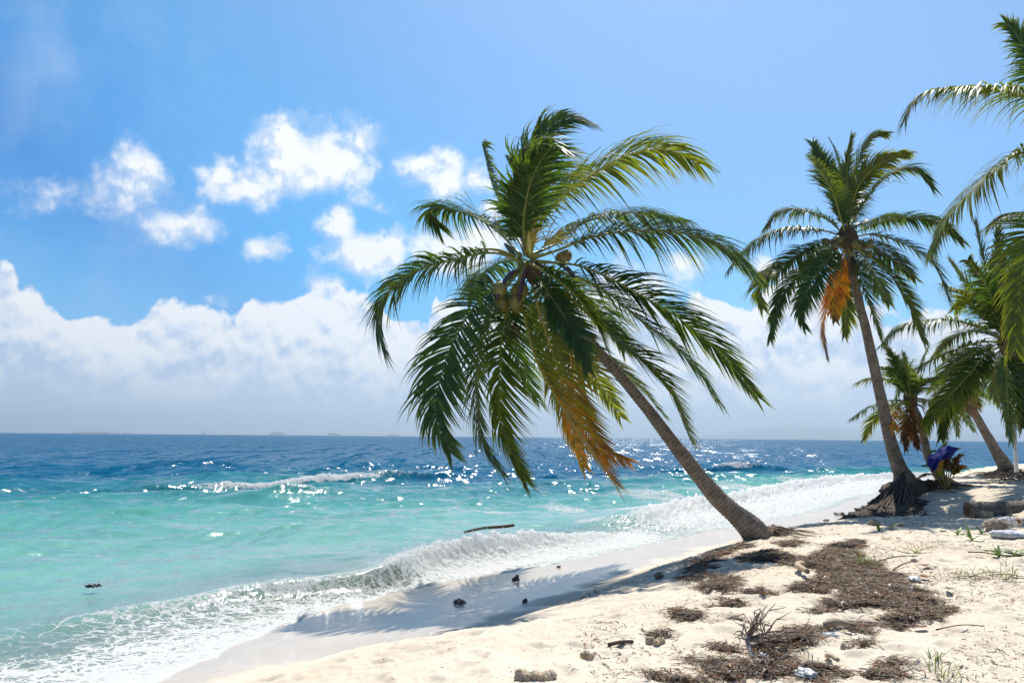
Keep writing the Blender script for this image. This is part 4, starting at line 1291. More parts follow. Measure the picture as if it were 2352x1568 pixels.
# ------------------------------------------------------------------ dried seaweed (a mass nobody could count)
WEED = [
    [(550, 370), (620, 340), (760, 320), (860, 350), (950, 370), (1050, 350), (1150, 300), (1230, 270), (1310, 255), (1350, 270), (1330, 290), (1290, 305), (1300, 370), (1420, 400), (1450, 440), (1600, 480), (1720, 560), (1750, 640), (1740, 690), (1850, 680), (2010, 700), (1900, 730), (1760, 760), (1700, 790), (1560, 780), (1480, 750), (1490, 700), (1400, 690), (1300, 700), (1230, 720), (1110, 710), (1060, 670), (1100, 640), (1200, 600), (1190, 570), (1090, 580), (880, 570), (920, 530), (1040, 510), (1080, 470), (1000, 430), (900, 410), (780, 410), (640, 400)],
    [(1120, 770), (1250, 750), (1450, 785), (1620, 790), (1450, 815), (1300, 840), (1150, 800)],
    [(420, 940), (560, 930), (640, 920), (850, 860), (950, 820), (1060, 800), (1130, 830), (1000, 900), (1010, 980), (850, 1000), (700, 970), (560, 960)],
    [(230, 1020), (270, 990), (500, 980), (640, 1010), (760, 1020), (850, 1030), (1000, 1040), (1150, 1050), (1260, 1040), (1340, 1070), (1420, 1060), (1500, 1020), (1560, 1000), (1490, 1090), (1340, 1110), (1180, 1110), (1100, 1149), (320, 1149), (350, 1080), (260, 1060)],
    [(255, 560), (360, 520), (500, 490), (560, 520), (605, 560), (470, 588), (370, 582)],
    [(180, 490), (330, 465), (520, 490), (440, 512), (230, 512)],
    [(370, 350), (480, 318), (640, 262), (645, 292), (520, 325), (440, 360), (335, 452), (245, 455), (270, 410)],
    [(425, 662), (520, 643), (595, 665), (520, 684), (430, 684)],
    [(105, 747), (220, 722), (345, 740), (290, 763), (120, 758)],
    [(815, 268), (940, 268), (930, 303), (860, 315)],
    [(1180, 868), (1330, 868), (1485, 880), (1440, 913), (1340, 925), (1250, 902)],
    [(80, 1120), (180, 1115), (230, 1140), (100, 1149)], [(1770, 620), (1840, 615), (1835, 645), (1780, 645)], [(20, 860), (80, 845), (160, 830), (150, 850), (60, 870)],
    [(610, 585), (720, 580), (800, 600), (690, 603)], [(655, 548), (730, 542), (725, 560), (660, 560)], [(360, 600), (430, 600), (425, 618), (365, 620)],
    [(520, 650), (560, 810), (580, 830), (500, 840)],
]

def build_weed():
    polys = []
    for po in WEED:
        polys.append(np.array([on_ground(u, v, False)[:2] for u, v in Z4(*po)]))
    allp = np.vstack(polys)
    x0, y0 = allp.min(0) - .3
    x1, y1 = allp.max(0) + .3
    def field(x, y):
        sd = np.full(x.shape, -9.0)
        for po in polys:
            c = np.vstack([po, po[:1]])
            ins = np.zeros(x.shape, bool)
            for a, b in zip(c[:-1], c[1:]):
                m = ((a[1] > y) != (b[1] > y)) & (x < (b[0] - a[0]) * (y - a[1]) / (b[1] - a[1] + 1e-12) + a[0])
                ins ^= m
            d = np.abs(polydist(x, y, c)[0])
            sd = np.maximum(sd, np.where(ins, d, -d))
        n = fbm(x * 3.2, y * 3.2, 71, 4)
        return sd + 0.17 * n - 0.045 + 0.05 * fbm(x * 11, y * 11, 73, 2)
    st = 0.024
    gx, gy = np.meshgrid(np.arange(x0, x1, st), np.arange(y0, y1, st))
    nr, na = gx.shape
    X, Y = gx.ravel(), gy.ravel()
    f = field(X, Y)
    hl = np.abs(fbm(X * 9, Y * 9, 81, 3))
    Z = ground_h(X, Y) + np.where(f > 0, np.minimum(f * .22, .022) + hl * .035 * sstep(f, 0, .12), -0.02)
    i, j = np.meshgrid(np.arange(nr - 1), np.arange(na - 1), indexing='ij')
    a = (i * na + j).ravel()
    Q = np.stack([a, a + 1, a + na + 1, a + na], 1)
    Q = Q[(f[Q] > -0.02).all(1)]
    mb = MB()
    used = np.zeros(len(X), bool); used[Q.ravel()] = True
    idx = np.cumsum(used) - 1
    n1 = fbm(X * 6, Y * 6, 83, 3)[used][:, None]
    base = lerp(np.array((.11, .088, .074)), np.array((.19, .15, .122)), np.clip(.5 + n1, 0, 1))
    red = sstep(fbm(X * 1.5, Y * 1.5, 85, 2)[used], .1, .5)[:, None]
    base = lerp(base, np.array((.10, .042, .026)), .6 * red)
    mb.add(np.stack([X, Y, Z], 1)[used], [idx[Q]], base)
    # loose curled strands over the mats and thinly around them
    rng = np.random.RandomState(5)
    def strands(px, py, pz, ln, wd, col):
        n = len(px)
        a0 = rng.rand(n) * 6.283
        cur = rng.normal(0, 1.6, n)
        lift = rng.uniform(.05, .42, n)
        ns = 4
        P = np.stack([px, py, pz], 1)
        rows = []
        for k in range(ns + 1):
            t = k / ns
            aa = a0 + cur * t
            dirv = np.stack([np.cos(aa), np.sin(aa), lift * math.cos(t * 3.0)], 1)
            wv = np.stack([-np.sin(aa), np.cos(aa), rng.normal(0, .5, n)], 1)
            hw = (wd * (.5 if k < ns else .15))[:, None]
            rows.append(np.stack([P - wv * hw, P + wv * hw], 1))
            P = P + dirv * (ln / ns)[:, None]
        V = np.stack(rows, 1)
        b = ((np.arange(n) * (ns + 1) * 2)[:, None] + (np.arange(ns) * 2)[None, :]).ravel()
        mb.add(V.reshape(-1, 3), [np.stack([b, b + 1, b + 3, b + 2], 1)], np.repeat(col[:, None, :], (ns + 1) * 2, 1).reshape(-1, 3))
    pal = np.array([(.185, .145, .112), (.080, .056, .042), (.20, .085, .042), (.36, .31, .255), (.26, .205, .16)])
    px, py = rng.uniform(x0, x1, 260000), rng.uniform(y0, y1, 260000)
    ff = field(px, py)
    k = (ff > -0.03)
    px, py = px[k], py[k]
    pz = ground_h(px, py) + np.clip(ff[k] * .22, 0, .022) + np.abs(fbm(px * 9, py * 9, 81, 3)) * .03 * sstep(ff[k], 0, .12)
    n = len(px)
    if n > 42000:
        s_ = rng.choice(n, 42000, replace=False); px, py, pz = px[s_], py[s_], pz[s_]; n = len(px)
    strands(px, py, pz, rng.uniform(.03, .15, n), rng.uniform(.003, .008, n), pal[rng.choice(5, n, p=[.38, .24, .14, .08, .16])] * rng.uniform(.7, 1.3, n)[:, None])
    px, py = rng.uniform(0.5, 10, 60000), rng.uniform(4.5, 17, 60000)
    w, _ = polydist(px, py, WET_C)
    k = (w > .8) & (fbm(px * .8, py * .8, 95, 3) + rng.normal(0, .25, len(px)) > .40 - .10 * (px > 3))
    px, py = px[k], py[k]
    n = len(px)
    strands(px, py, ground_h(px, py) + .003, rng.uniform(.02, .10, n) * rng.uniform(.4, 1.3, n), rng.uniform(.003, .007, n), pal[rng.choice(5, n, p=[.3, .35, .2, .05, .1])] * rng.uniform(.7, 1.3, n)[:, None])
    o = mb.build('seaweed', mat_tint("dry_seaweed", 0.8, 0.2, 40.0, 0.45, 0.9, 0.01, 0.12), None, origin=(0, 0, 0))
    tag(o, 'matted heaps of dry brown seaweed strewn over the upper beach', 'seaweed', kind='stuff')

# ------------------------------------------------------------------ things on the sand
def one(mb, name, mat, base, label, cat, group=None):
    o = mb.build(name, mat, None, origin=base)
    return tag(o, label, cat, group)

def gpt(u, v, up=0.0):
    return on_ground(u, v) + np.array([0, 0, up])

def build_log():
    a, b = gpt(2224, 1187), gpt(2352, 1163)
    d = b - a; d[2] = 0; d /= np.linalg.norm(d)
    r = .155
    A = a + np.array([0, 0, r - .03]); B = A + d * 3.2 + np.array([0, 0, .05])
    e = empty('log', a, 'cut palm log lying on the sand at the right edge', 'log')
    n = 120
    P = catmull([A, lerp(A, B, .5) + np.array([0, 0, -.01]), B], n)
    mb = MB()
    s = np.linspace(0, 3.2, n)
    mb.tube(P, r * (1 + .04 * ((s * 15.5) % 1 - .5) + .03 * perlin(s * 2, s * 0 + 3, 6)) * np.linspace(1, 1.12, n), 26, caps=True)
    mb.build('trunk_section', M_TRUNK, e)
    cf = MB()
    th = np.linspace(0, 2 * math.pi, 28, endpoint=False)
    side = np.cross(d, UP)
    ring = []
    for q, off in ((r * .99, .0), (r * .93, -.010), (r * .6, -.004), (r * .25, -.012)):
        ring.append(A - d * (.004 - off * .0 + (.006 if q < r * .95 else 0)) + q * (np.cos(th)[:, None] * side + np.sin(th)[:, None] * UP) + d * (-off) * .4)
    V = np.vstack(ring + [[A - d * .01]])
    j = np.arange(28); k = (j + 1) % 28
    fs = [np.vstack([np.stack([i * 28 + j, i * 28 + k, (i + 1) * 28 + k, (i + 1) * 28 + j], 1) for i in range(3)]), np.stack([84 + j, 84 + k, np.full(28, 112)], 1)]
    c = np.vstack([np.tile(q, (28, 1)) for q in ((.12, .08, .05), (.20, .13, .08), (.15, .09, .055), (.10, .06, .04))] + [[(.09, .05, .03)]])
    cf.add(V, fs, c)
    cf.build('cut_end', M_WOOD, e)
    p = gpt(2266, 1187)
    mb = MB()
    mb.box(p + np.array([0, 0, .045]), (.10, .055, .05), .25, (.36, .30, .23), 0, .06)
    mb.blob(p + np.array([.02, .03, .05]), (.085, .05, .045), 5, .2, 3, 2, (.36, .30, .23))
    one(mb, 'wood_block', M_STONE, p, 'small pale block lying against the foot of the palm log', 'block')

def build_shells():
    p = gpt(2290, 1222)
    mb = MB()
    mb.blob(p + np.array([0, .08, .09]), (.15, .11, .10), 3, .28, 4, 1.6, (.30, .25, .19))
    mb.blob(p + np.array([.15, .10, .13]), (.09, .08, .08), 9, .3, 4, 1.8, (.28, .235, .18))
    one(mb, 'rock', M_STONE, p, 'brown lumpy rock touching the white conch shell', 'rock')
    p = gpt(2312, 1236)
    mb = MB()
    mb.blob(p + np.array([.06, .06, .04]), (.22, .12, .06), 6, .3, 4, 2.0, (.56, .58, .62))
    mb.blob(p + np.array([-.12, .02, .05]), (.10, .09, .06), 7, .3, 3, 2.2, (.55, .57, .61))
    one(mb, 'coral_slab', M_STONE, p, 'flat bleached white coral slab under the conch shell', 'coral')
    p = gpt(2322, 1222) + np.array([.02, .05, .10])
    K = .68
    e = empty('conch_shell', p, 'large white conch shell with brown opening lying on the coral slab', 'shell')
    mb = MB()
    # whorls shrinking towards the spire, with knobs on the shoulder
    for k in range(6):
        q = .82 ** k
        mb.blob(p + np.array([.02 - .20 * (1 - q) * 2.0, -.01, .075 + .02 * k * q]), (.105 * q, .13 * q, .115 * q), 20 + k, .12, 3, 2.0, (.66, .63, .60))
        for i in range(7):
            a = i * .9 + k
            c = p + np.array([.02 - .20 * (1 - q) * 2.0 - .03, -.01 + math.cos(a) * .125 * q, .08 + math.sin(a) * .11 * q])
            mb.tube([c, c + np.array([-.015, math.cos(a) * .03, math.sin(a) * .03]) * q], [.022 * q, .006], 7, (.60, .55, .50))
    t = np.linspace(0, 1, 14)
    mb.tube(np.stack([p[0] + .06 + .20 * t, p[1] - .02 + 0 * t, p[2] + .07 - .03 * t], 1), .10 * (1 - t) ** .7 + .012, 16, (.68, .64, .60), squash=.8)
    mb.build('whorls', M_STONE, e)
    mb = MB()
    mb.blob(p + np.array([.135, -.06, .075]), (.085, .05, .062), 31, .18, 4, 1.8, (.20, .095, .035))
    mb.build('opening', M_NUT, e)
    mb = MB()
    a = np.linspace(-.4, 3.6, 22)
    mb.tube(np.stack([p[0] + .135 + .10 * np.cos(a), p[1] - .085 + 0 * a, p[2] + .078 + .078 * np.sin(a)], 1), .016 + .006 * np.sin(a), 8, (.62, .50, .40))
    mb.build('lip', M_STONE, e)
    e.scale = (K, K, K)

def build_post():
    b = on_ground(2336, 1099)
    top = at(2336, 972, b[1])
    e = empty('post_frame', b, 'white upright post carrying a brown crossbeam at the right edge', 'post')
    mb = MB()
    h = top[2] - b[2]
    mb.tube([b + (0, 0, -.2), b + (0, 0, h * .5), b + (0.02, 0, h - .02)], [.050, .048, .047], 18, (.74, .76, .78))
    mb.build('pole', mat_tint("white_paint", .5, .4, 6.0, .12, .25, .01), e)
    mb = MB()
    mb.box(b + np.array([1.25, 0, h + .04]), (1.42, .05, .05), 0, (.23, .155, .09))
    mb.build('crossbeam', M_WOOD, e, smooth=False)
    mb = MB()
    q = b + np.array([2.5, 0, 0])
    mb.tube([(q[0], q[1], gz(q[0], q[1]) - .2), (q[0], q[1], b[2] + h * .5), (q[0], q[1], b[2] + h - .02)], [.050, .048, .047], 18, (.74, .76, .78))
    mb.build('pole', bpy.data.materials["white_paint"], e)
    # heap of dry fronds and grass at its foot
    rng = np.random.RandomState(3)
    mb = MB()
    for i in range(70):
        u = rng.uniform(2262, 2380)
        c = on_ground(u, rng.uniform(1100, 1109))
        a = rng.uniform(-.5, .5) + (math.pi if rng.rand() < .5 else 0)
        L = rng.uniform(.3, .9)
        z = rng.uniform(.01, .16)
        mb.tube(catmull([c + (0, 0, z), c + np.array([math.cos(a) * L * .5, math.sin(a) * L * .3, z + .05]), c + np.array([math.cos(a) * L, math.sin(a) * L * .5, z * .4])], 7), [.016, .018, .018, .016, .012, .008, .004], 4, np.array((.20, .15, .10)) * rng.uniform(.5, 1.3), squash=.4)
    p = on_ground(2320, 1104)
    o = one(mb, 'dead_branches', M_WOOD, p, 'low heap of dead palm branches on the sand before the white post', 'branches')
    o['kind'] = 'stuff'

def build_plant_and_cloth():
    b = on_ground(2178, 1127)
    Y = b[1]
    e = empty('young_palm', b, 'young stubby palm seedling with browned leaves holding up the blue cloth', 'plant')
    fr = [
        (Z3((1470, 1110), (1460, 1020), (1440, 930), (1400, 870), (1340, 880)), -.2, 'l'),
        (Z3((1470, 1110), (1455, 1030), (1430, 980), (1380, 950), (1315, 960)), .3, 'g'),
        (Z3((1475, 1110), (1480, 1010), (1490, 920), (1520, 860), (1552, 850)), .3, 'l'),
        (Z3((1475, 1110), (1490, 1030), (1520, 940), (1560, 890), (1595, 930)), -.3, 'b'),
        (Z3((1475, 1110), (1500, 1040), (1540, 980), (1580, 960), (1612, 990)), .3, 'y'),
        (Z3((1470, 1110), (1470, 1000), (1475, 920), (1490, 880), (1450, 890)), -.6, 'b'),
        (Z3((1465, 1110), (1430, 1060), (1390, 1020), (1340, 1010), (1295, 1030)), .2, 'o'),
        (Z3((1470, 1110), (1465, 960), (1440, 860), (1465, 820)), .5, 'l'),
        (Z3((1470, 1110), (1450, 1020), (1460, 930), (1520, 920), (1540, 990)), -.8, 'b'),
        (Z3((1475, 1110), (1490, 1020), (1525, 920), (1570, 880)), .7, 'g'),
        (Z3((1470, 1110), (1440, 1030), (1425, 960), (1450, 900)), -.7, 'y'),
    ]
    for i, (px, sg, kd) in enumerate(fr):
        frond(e, frond_path(px, Y + .12, 1.0, sg * .6), kd, .17, 1.2, .4, n=14, seed=1400 + i, width=.040, rib_r=.013, t0=.42)
    # cloth: a crumpled sheet draped over the leaves
    nu, nv = 44, 34
    U, V = np.meshgrid(np.linspace(0, 1, nu), np.linspace(0, 1, nv))
    tl, tr = at(*Z3((1375, 905))[0], Y - .28), at(*Z3((1530, 850))[0], Y - .26)
    bl, br = at(*Z3((1385, 1000))[0], Y - .42), at(*Z3((1505, 900))[0], Y - .46)
    mid_u, mid_b = at(*Z3((1465, 836))[0], Y - .2), at(*Z3((1430, 935))[0], Y - .5)
    top = catmull([at(*Z3((1338, 918))[0], Y - .25), tl + (0, .1, .02), mid_u, tr], nu)
    bot = catmull([at(*Z3((1345, 935))[0], Y - .35), bl, mid_b, br], nu)
    S = top[None] * (1 - V[..., None]) + bot[None] * V[..., None]
    bulge = np.sin(V * math.pi) * .10
    fold = .035 * np.sin(U * 19 + V * 5 + 2 * perlin(U * 3, V * 3, 4)) + .05 * perlin(U * 5, V * 4, 9)
    S[..., 1] -= bulge + fold
    S[..., 2] += .05 * np.sin(V * math.pi) + .03 * perlin(U * 4 + 7, V * 4, 3)
    j, i = np.meshgrid(np.arange(nu - 1), np.arange(nv - 1))
    a = (i * nu + j).ravel()
    mb = MB()
    mb.add(S.reshape(-1, 3), [np.stack([a, a + 1, a + nu + 1, a + nu], 1)], (.018, .026, .15))
    o = one(mb, 'cloth', mat_tint("blue_cloth", .85, .15, 30.0, .15, .3, .006), b + np.array([0, 0, .6]), 'dark blue cloth hung to dry over the young palm', 'cloth')
    so_ = o.modifiers.new('thickness', 'SOLIDIFY'); so_.thickness = .006

def build_stones():
    spec = [(1055, 1386, 13, 9, 'dark wedge shaped stone nearest the camera on the wet sand', (.085, .05, .038)),
            (1184, 1333, 8, 7, 'notched dark stone on wet sand nearest the breaking wave', (.07, .055, .05)),
            (1205, 1383, 7, 6, 'small dark stone on wet sand just right of the wedge shaped stone', (.075, .05, .045)),
            (1284, 1303, 5, 4, 'tiny dark pebble at the far edge of the palm shadow', (.08, .06, .05)),
            (1928, 1182, 11, 5, 'flat dark stone on the wet sand left of the root mound', (.07, .055, .05)),
            (1898, 1196, 6, 4, 'small brown stone on wet sand beside the root mound', (.15, .11, .08)),
            (1514, 1326, 12, 8, 'rounded dark stone at the edge of the berm below the palm', (.10, .09, .06))]
    for i, (u, v, w, h, lab, c) in enumerate(spec):
        p = gpt(u, v)
        k = p[1] / F
        mb = MB()
        mb.blob(p + np.array([0, 0, h * k * .25]), (w * k, w * k * .8, h * k * .85), 50 + i, .6, 4, 1.5, np.array(c) * 1.5, 0, i * .7)
        if i == 1:
            mb.blob(p + np.array([w * k * .5, 0, h * k * 1.1]), (w * k * .5, w * k * .5, h * k * .8), 70, .35, 3, 1.9, c)
        one(mb, 'stone', mat_wet, p, lab, 'stone', 'dark stones on the wet sand')
    # pale rocks under the root mound and along the log
    for i, (u, v, w, lab) in enumerate([(2008, 1206, 13, 'pale angular rock on the sand below the fanned roots'), (2068, 1208, 8, 'small pale rock below the root mound, right of the angular rock'),
                                        (2320, 1185, 6, 'small brown stone on the sand in front of the log'), (1646, 1302, 9, 'pale stone caught in the dark weed left of the leaning palm')]):
        p = gpt(u, v); k = p[1] / F
        mb = MB()
        mb.blob(p + np.array([0, 0, .3 * w * k]), (w * k, w * k * .7, w * k * .6), 90 + i, .35, 4, 1.9, (.36, .31, .25), 0, i)
        one(mb, 'rock', M_STONE, p, lab, 'rock')

def build_drift():
    # pole tossed in the wave
    A, B = at(1066, 1222, 15.4), at(1180, 1203, 15.9)
    mb = MB()
    t = np.linspace(0, 1, 30)
    mb.tube(lerp(A, B, t[:, None]) + UP * (.02 * np.sin(t * 5))[:, None], .022 + .010 * t + .004 * perlin(t * 9, t * 0, 3), 12, (.085, .055, .03))
    one(mb, 'driftwood_pole', M_WOOD, (A + B) / 2, 'thin dark driftwood pole tossed in the breaking wave', 'driftwood')
    # weed afloat
    p = at(215, 1352, CAM_Z / (1352 - 994) * F)
    rng = np.random.RandomState(2)
    mb = MB()
    for i in range(16):
        a = rng.rand() * 6.28
        c = p + np.array([rng.normal(0, .035), rng.normal(0, .03), .03])
        mb.tube(catmull([c, c + np.array([math.cos(a) * .03, math.sin(a) * .03, .035 * rng.rand()]), c + np.array([math.cos(a) * .07, math.sin(a) * .06, rng.uniform(-.02, .03)])], 6), [.011, .012, .012, .010, .007, .003], 6, (.035, .035, .03))
    one(mb, 'floating_weed', M_NUT, p, 'small dark clump of weed afloat on the turquoise shallows', 'weed')

def build_branch():
    b = gpt(*Z4((690, 1022))[0])
    Y = b[1]
    def q(x, y, dy): return at(*Z4((x, y))[0], Y + dy)
    e = empty('dry_branch', b, 'bleached dry branch with a spray of bare twigs on the dark seaweed', 'branch')
    mb = MB()
    stem = catmull([b + (0, 0, .01), q(650, 990, .04), q(625, 930, .10), q(612, 880, .14), q(620, 840, .16)], 24)
    mb.tube(stem, np.linspace(.013, .016, 24), 9, (.44, .38, .32))
    mb.build('stem', M_WOOD, e)
    tips = [(700, 680, .1), (792, 645, .3), (640, 765, .0), (858, 752, .35), (905, 828, .5), (1045, 798, .6), (556, 870, .0), (735, 720, .25), (690, 740, -.1), (780, 770, .4), (830, 820, .5), (660, 700, .2),
            (760, 860, -.15), (940, 850, .2), (850, 930, -.05), (720, 790, -.1), (600, 800, .2), (980, 820, .45), (620, 730, .1), (800, 880, .1), (570, 830, .2), (690, 640 + 60, .45)]
    rng = np.random.RandomState(8)
    c0 = stem[-6:]
    for i, (x, y, dy) in enumerate(tips):
        a = c0[rng.randint(0, 6)]
        t = q(x, y, .1 + dy * .7)
        m1 = lerp(a, t, .45) + rng.normal(0, .022, 3); m2 = lerp(a, t, .75) + rng.normal(0, .02, 3)
        P = catmull([a, m1, m2, t], 14)
        mb = MB()
        c = np.array((.20, .155, .125)) * rng.uniform(.55, 1.5)
        mb.tube(P, np.linspace(.0075, .002, 14) * rng.uniform(.7, 1.2), 6, c)
        for s in (5, 8, 10):
            d = rng.normal(0, .05, 3) + (t - a) * .16
            mb.tube(catmull([P[s], P[s] + d * .6 + rng.normal(0, .008, 3), P[s] + d], 5), [.004, .0035, .003, .002, .001], 5, c)
        o = mb.build('twig', M_WOOD, e)

STICKS = [  # end points (z4 pixels), radius m, colour, label
    ((1228, 392), (1292, 368), .012, (.52, .45, .37), 'pale thin stick beside the green tuft in the seaweed'),
    ((955, 428), (992, 492), .040, (.40, .31, .21), 'short thick tan driftwood stub at the seaweed edge'),
    ((1110, 634), (1172, 662), .008, (.62, .57, .50), 'thin white stick at the seaweed\'s left point'),
    ((1474, 560), (1510, 576), .013, (.66, .62, .56), 'short white stick in the middle of the largest seaweed heap'),
    ((1384, 603), (1432, 622), .010, (.62, .55, .48), 'white stick left of the two small ones in the largest heap'),
    ((1646, 590), (1652, 558), .013, (.66, .62, .57), 'upright white stub at the right side of the largest heap'),
    ((1362, 832), (1370, 882), .016, (.70, .67, .62), 'thick white stick standing out of the small dark clump'),
    ((1400, 880), (1406, 922), .012, (.64, .60, .54), 'second white stick beside the thick one in the small clump'),
    ((1088, 524), (1108, 502), .009, (.60, .54, .46), 'tiny pale stick on the upper left of the largest heap'),
    ((1118, 1000), (1184, 1056), .020, (.48, .39, .27), 'flat tan piece of wood on the lowest seaweed heap'),
    ((1380, 578), (1392, 545), .012, (.56, .50, .43), 'pale splinter sticking up from the largest heap'),
    ((1428, 388), (1690, 368), .008, (.13, .085, .055), 'long thin brown twig right of the green tuft'),
    ((1530, 442), (1692, 402), .008, (.15, .10, .065), 'brown twig lying below the long thin twig'),
    ((1100, 812), (1262, 838), .028, (.27, .21, .15), 'thick weathered branch bridging the two lower seaweed heaps'),
    ((1800, 820), (2105, 822), .005, (.18, .13, .09), 'hair thin twig alone on clear sand at the right'),
    ((1620, 640), (1632, 652), .012, (.60, .54, .47), 'stubby pale chip near the right tip of the largest heap'),
    ((1215, 688), (1235, 672), .010, (.60, .54, .47), 'pale chip at the lower left of the largest heap'),
    ((630, 940), (880, 940), .014, (.10, .072, .055), 'dark stick lying behind the bare stem of the dry branch'),
    ((480, 1075), (510, 1100), .010, (.42, .28, .15), 'orange brown stick in the lowest seaweed heap'),
]

def build_sticks():
    rng = np.random.RandomState(12)
    for (a, b, r, c, lab) in STICKS:
        A, B = gpt(*Z4(a)[0]), gpt(*Z4(b)[0])
        upright = abs(a[0] - b[0]) < 14
        if upright:
            B = at(*Z4(b)[0], A[1] + .02)
        else:
            L = np.linalg.norm(B[:2] - A[:2])
            if L > 1.6:
                B = A + (B - A) * 1.6 / L
        A, B = A + UP * r * .9, B + UP * (r * .9 + (.03 if not upright else 0))
        mb = MB()
        m = (A + B) / 2 + rng.normal(0, .02, 3) * np.linalg.norm(B - A) * 2
        m[2] = (A[2] + B[2]) / 2 + .02
        t = np.linspace(0, 1, 16)
        mb.tube(catmull([A, m, B], 16), r * (1 - .35 * t) * (1 + .15 * perlin(t * 7, t * 0 + r * 1000, 3)), 8, c)
        one(mb, 'stick', M_WOOD, A, lab, 'stick', 'sticks washed up with the seaweed')
    mb = MB()
    A, B = gpt(1398, 1486), gpt(1453, 1478)
    mb.tube(catmull([A + UP * .012, (A + B) / 2 + UP * .02, B + UP * .014], 14), [.013] * 14, 7, (.075, .05, .038))
    one(mb, 'stick', M_WOOD, A, 'lone dark stick on clean sand left of the dry branch', 'stick')
    for i, (x, y, s, lab) in enumerate([(1190, 398, .075, 'white broken shell near the green tuft on the seaweed'), (1662, 510, .075, 'flat white scrap on sand right of the largest seaweed heap'), (985, 1108, .075, 'largest crumpled white scrap at the bottom of the lowest seaweed heap'),
                                        (1140, 858, .05, 'small white scrap between the dry branch and the small clump'), (1475, 380, .04, 'tiny white bit right of the green tuft'), (715, 985, .035, 'tiny white bit beside the foot of the dry branch'), (1185, 802, .05, 'white bit above the thick weathered branch')]):
        p = gpt(*Z4((x, y))[0])
        mb = MB()
        mb.blob(p + UP * s * .22, (s, s * .65, s * .34), 120 + i, .55, 4, 2.4, (.78, .78, .77), 0, i)
        one(mb, 'white_scrap', M_STONE, p, lab, 'scrap', 'white bits on the seaweed')
    for i, (x, y, s, lab) in enumerate([(1736, 502, .07, 'red brown dead leaf next to the flat white scrap'), (1880, 580, .05, 'dark curled leaf on sand right of the largest seaweed heap'), (1700, 822, .055, 'brown curled leaf below the right tip of the largest heap'), (1565, 252, .05, 'dark dead leaf on open sand behind the green tuft'),
                                        (1655, 372, .05, 'small brown leaf at the end of the long thin twig'), (1290, 435, .06, 'rust brown leaf lying in the seaweed below the green tuft'), (1735, 428, .055, 'tan dead leaf on open sand'), (1840, 192, .07, 'green drooping leaf on sand before the log')]):
        p = gpt(*Z4((x, y))[0])
        mb = MB()
        nu = 12
        t = np.linspace(0, 1, nu)
        w = s * .55 * np.sin(t * math.pi) ** .7 + .002
        a = i * 1.1
        cen = np.stack([(t - .5) * 2 * s, 0 * t, .012 + .5 * s * (t - .5) ** 2 * 2 + .2 * s], 1)
        row = np.stack([cen + np.array([0, -1, .45]) * w[:, None], cen, cen + np.array([0, 1, .45]) * w[:, None]], 1).reshape(-1, 3)
        R2 = np.array([[math.cos(a), math.sin(a), 0], [-math.sin(a), math.cos(a), 0], [0, 0, 1]])
        k = np.arange(nu - 1)[:, None] * 3
        Q = np.vstack([np.hstack([k, k + 1, k + 4, k + 3]), np.hstack([k + 1, k + 2, k + 5, k + 4])])
        mb.add(row @ R2 + p, [Q], (.04, .10, .03) if i == 7 else [(.16, .05, .025), (.10, .06, .04), (.13, .065, .035)][i % 3])
        one(mb, 'fallen_leaf', M_PLANT, p, lab, 'leaf', 'dead leaves on the sand')

def blade(mb, p, a, L, w, bend, c, lean=0.4, n=7):
    t = np.linspace(0, 1, n)
    d = np.array([math.cos(a), math.sin(a), 0])
    cen = p + d * (L * (lean * t + bend * t ** 2))[:, None] + UP * (L * (t * (1 - lean * .3) - bend * .75 * t ** 2))[:, None]
    s = np.array([-math.sin(a), math.cos(a), 0.15])
    hw = w * .5 * np.sin(np.clip(t * .85 + .15, 0, 1) * math.pi) ** .6 + .0004
    V = np.stack([cen - s * hw[:, None], cen + UP * (-.25 * hw)[:, None], cen + s * hw[:, None]], 1).reshape(-1, 3)
    k = np.arange(n - 1)[:, None] * 3
    Q = np.vstack([np.hstack([k, k + 1, k + 4, k + 3]), np.hstack([k + 1, k + 2, k + 5, k + 4])])
    mb.add(V, [Q], c)

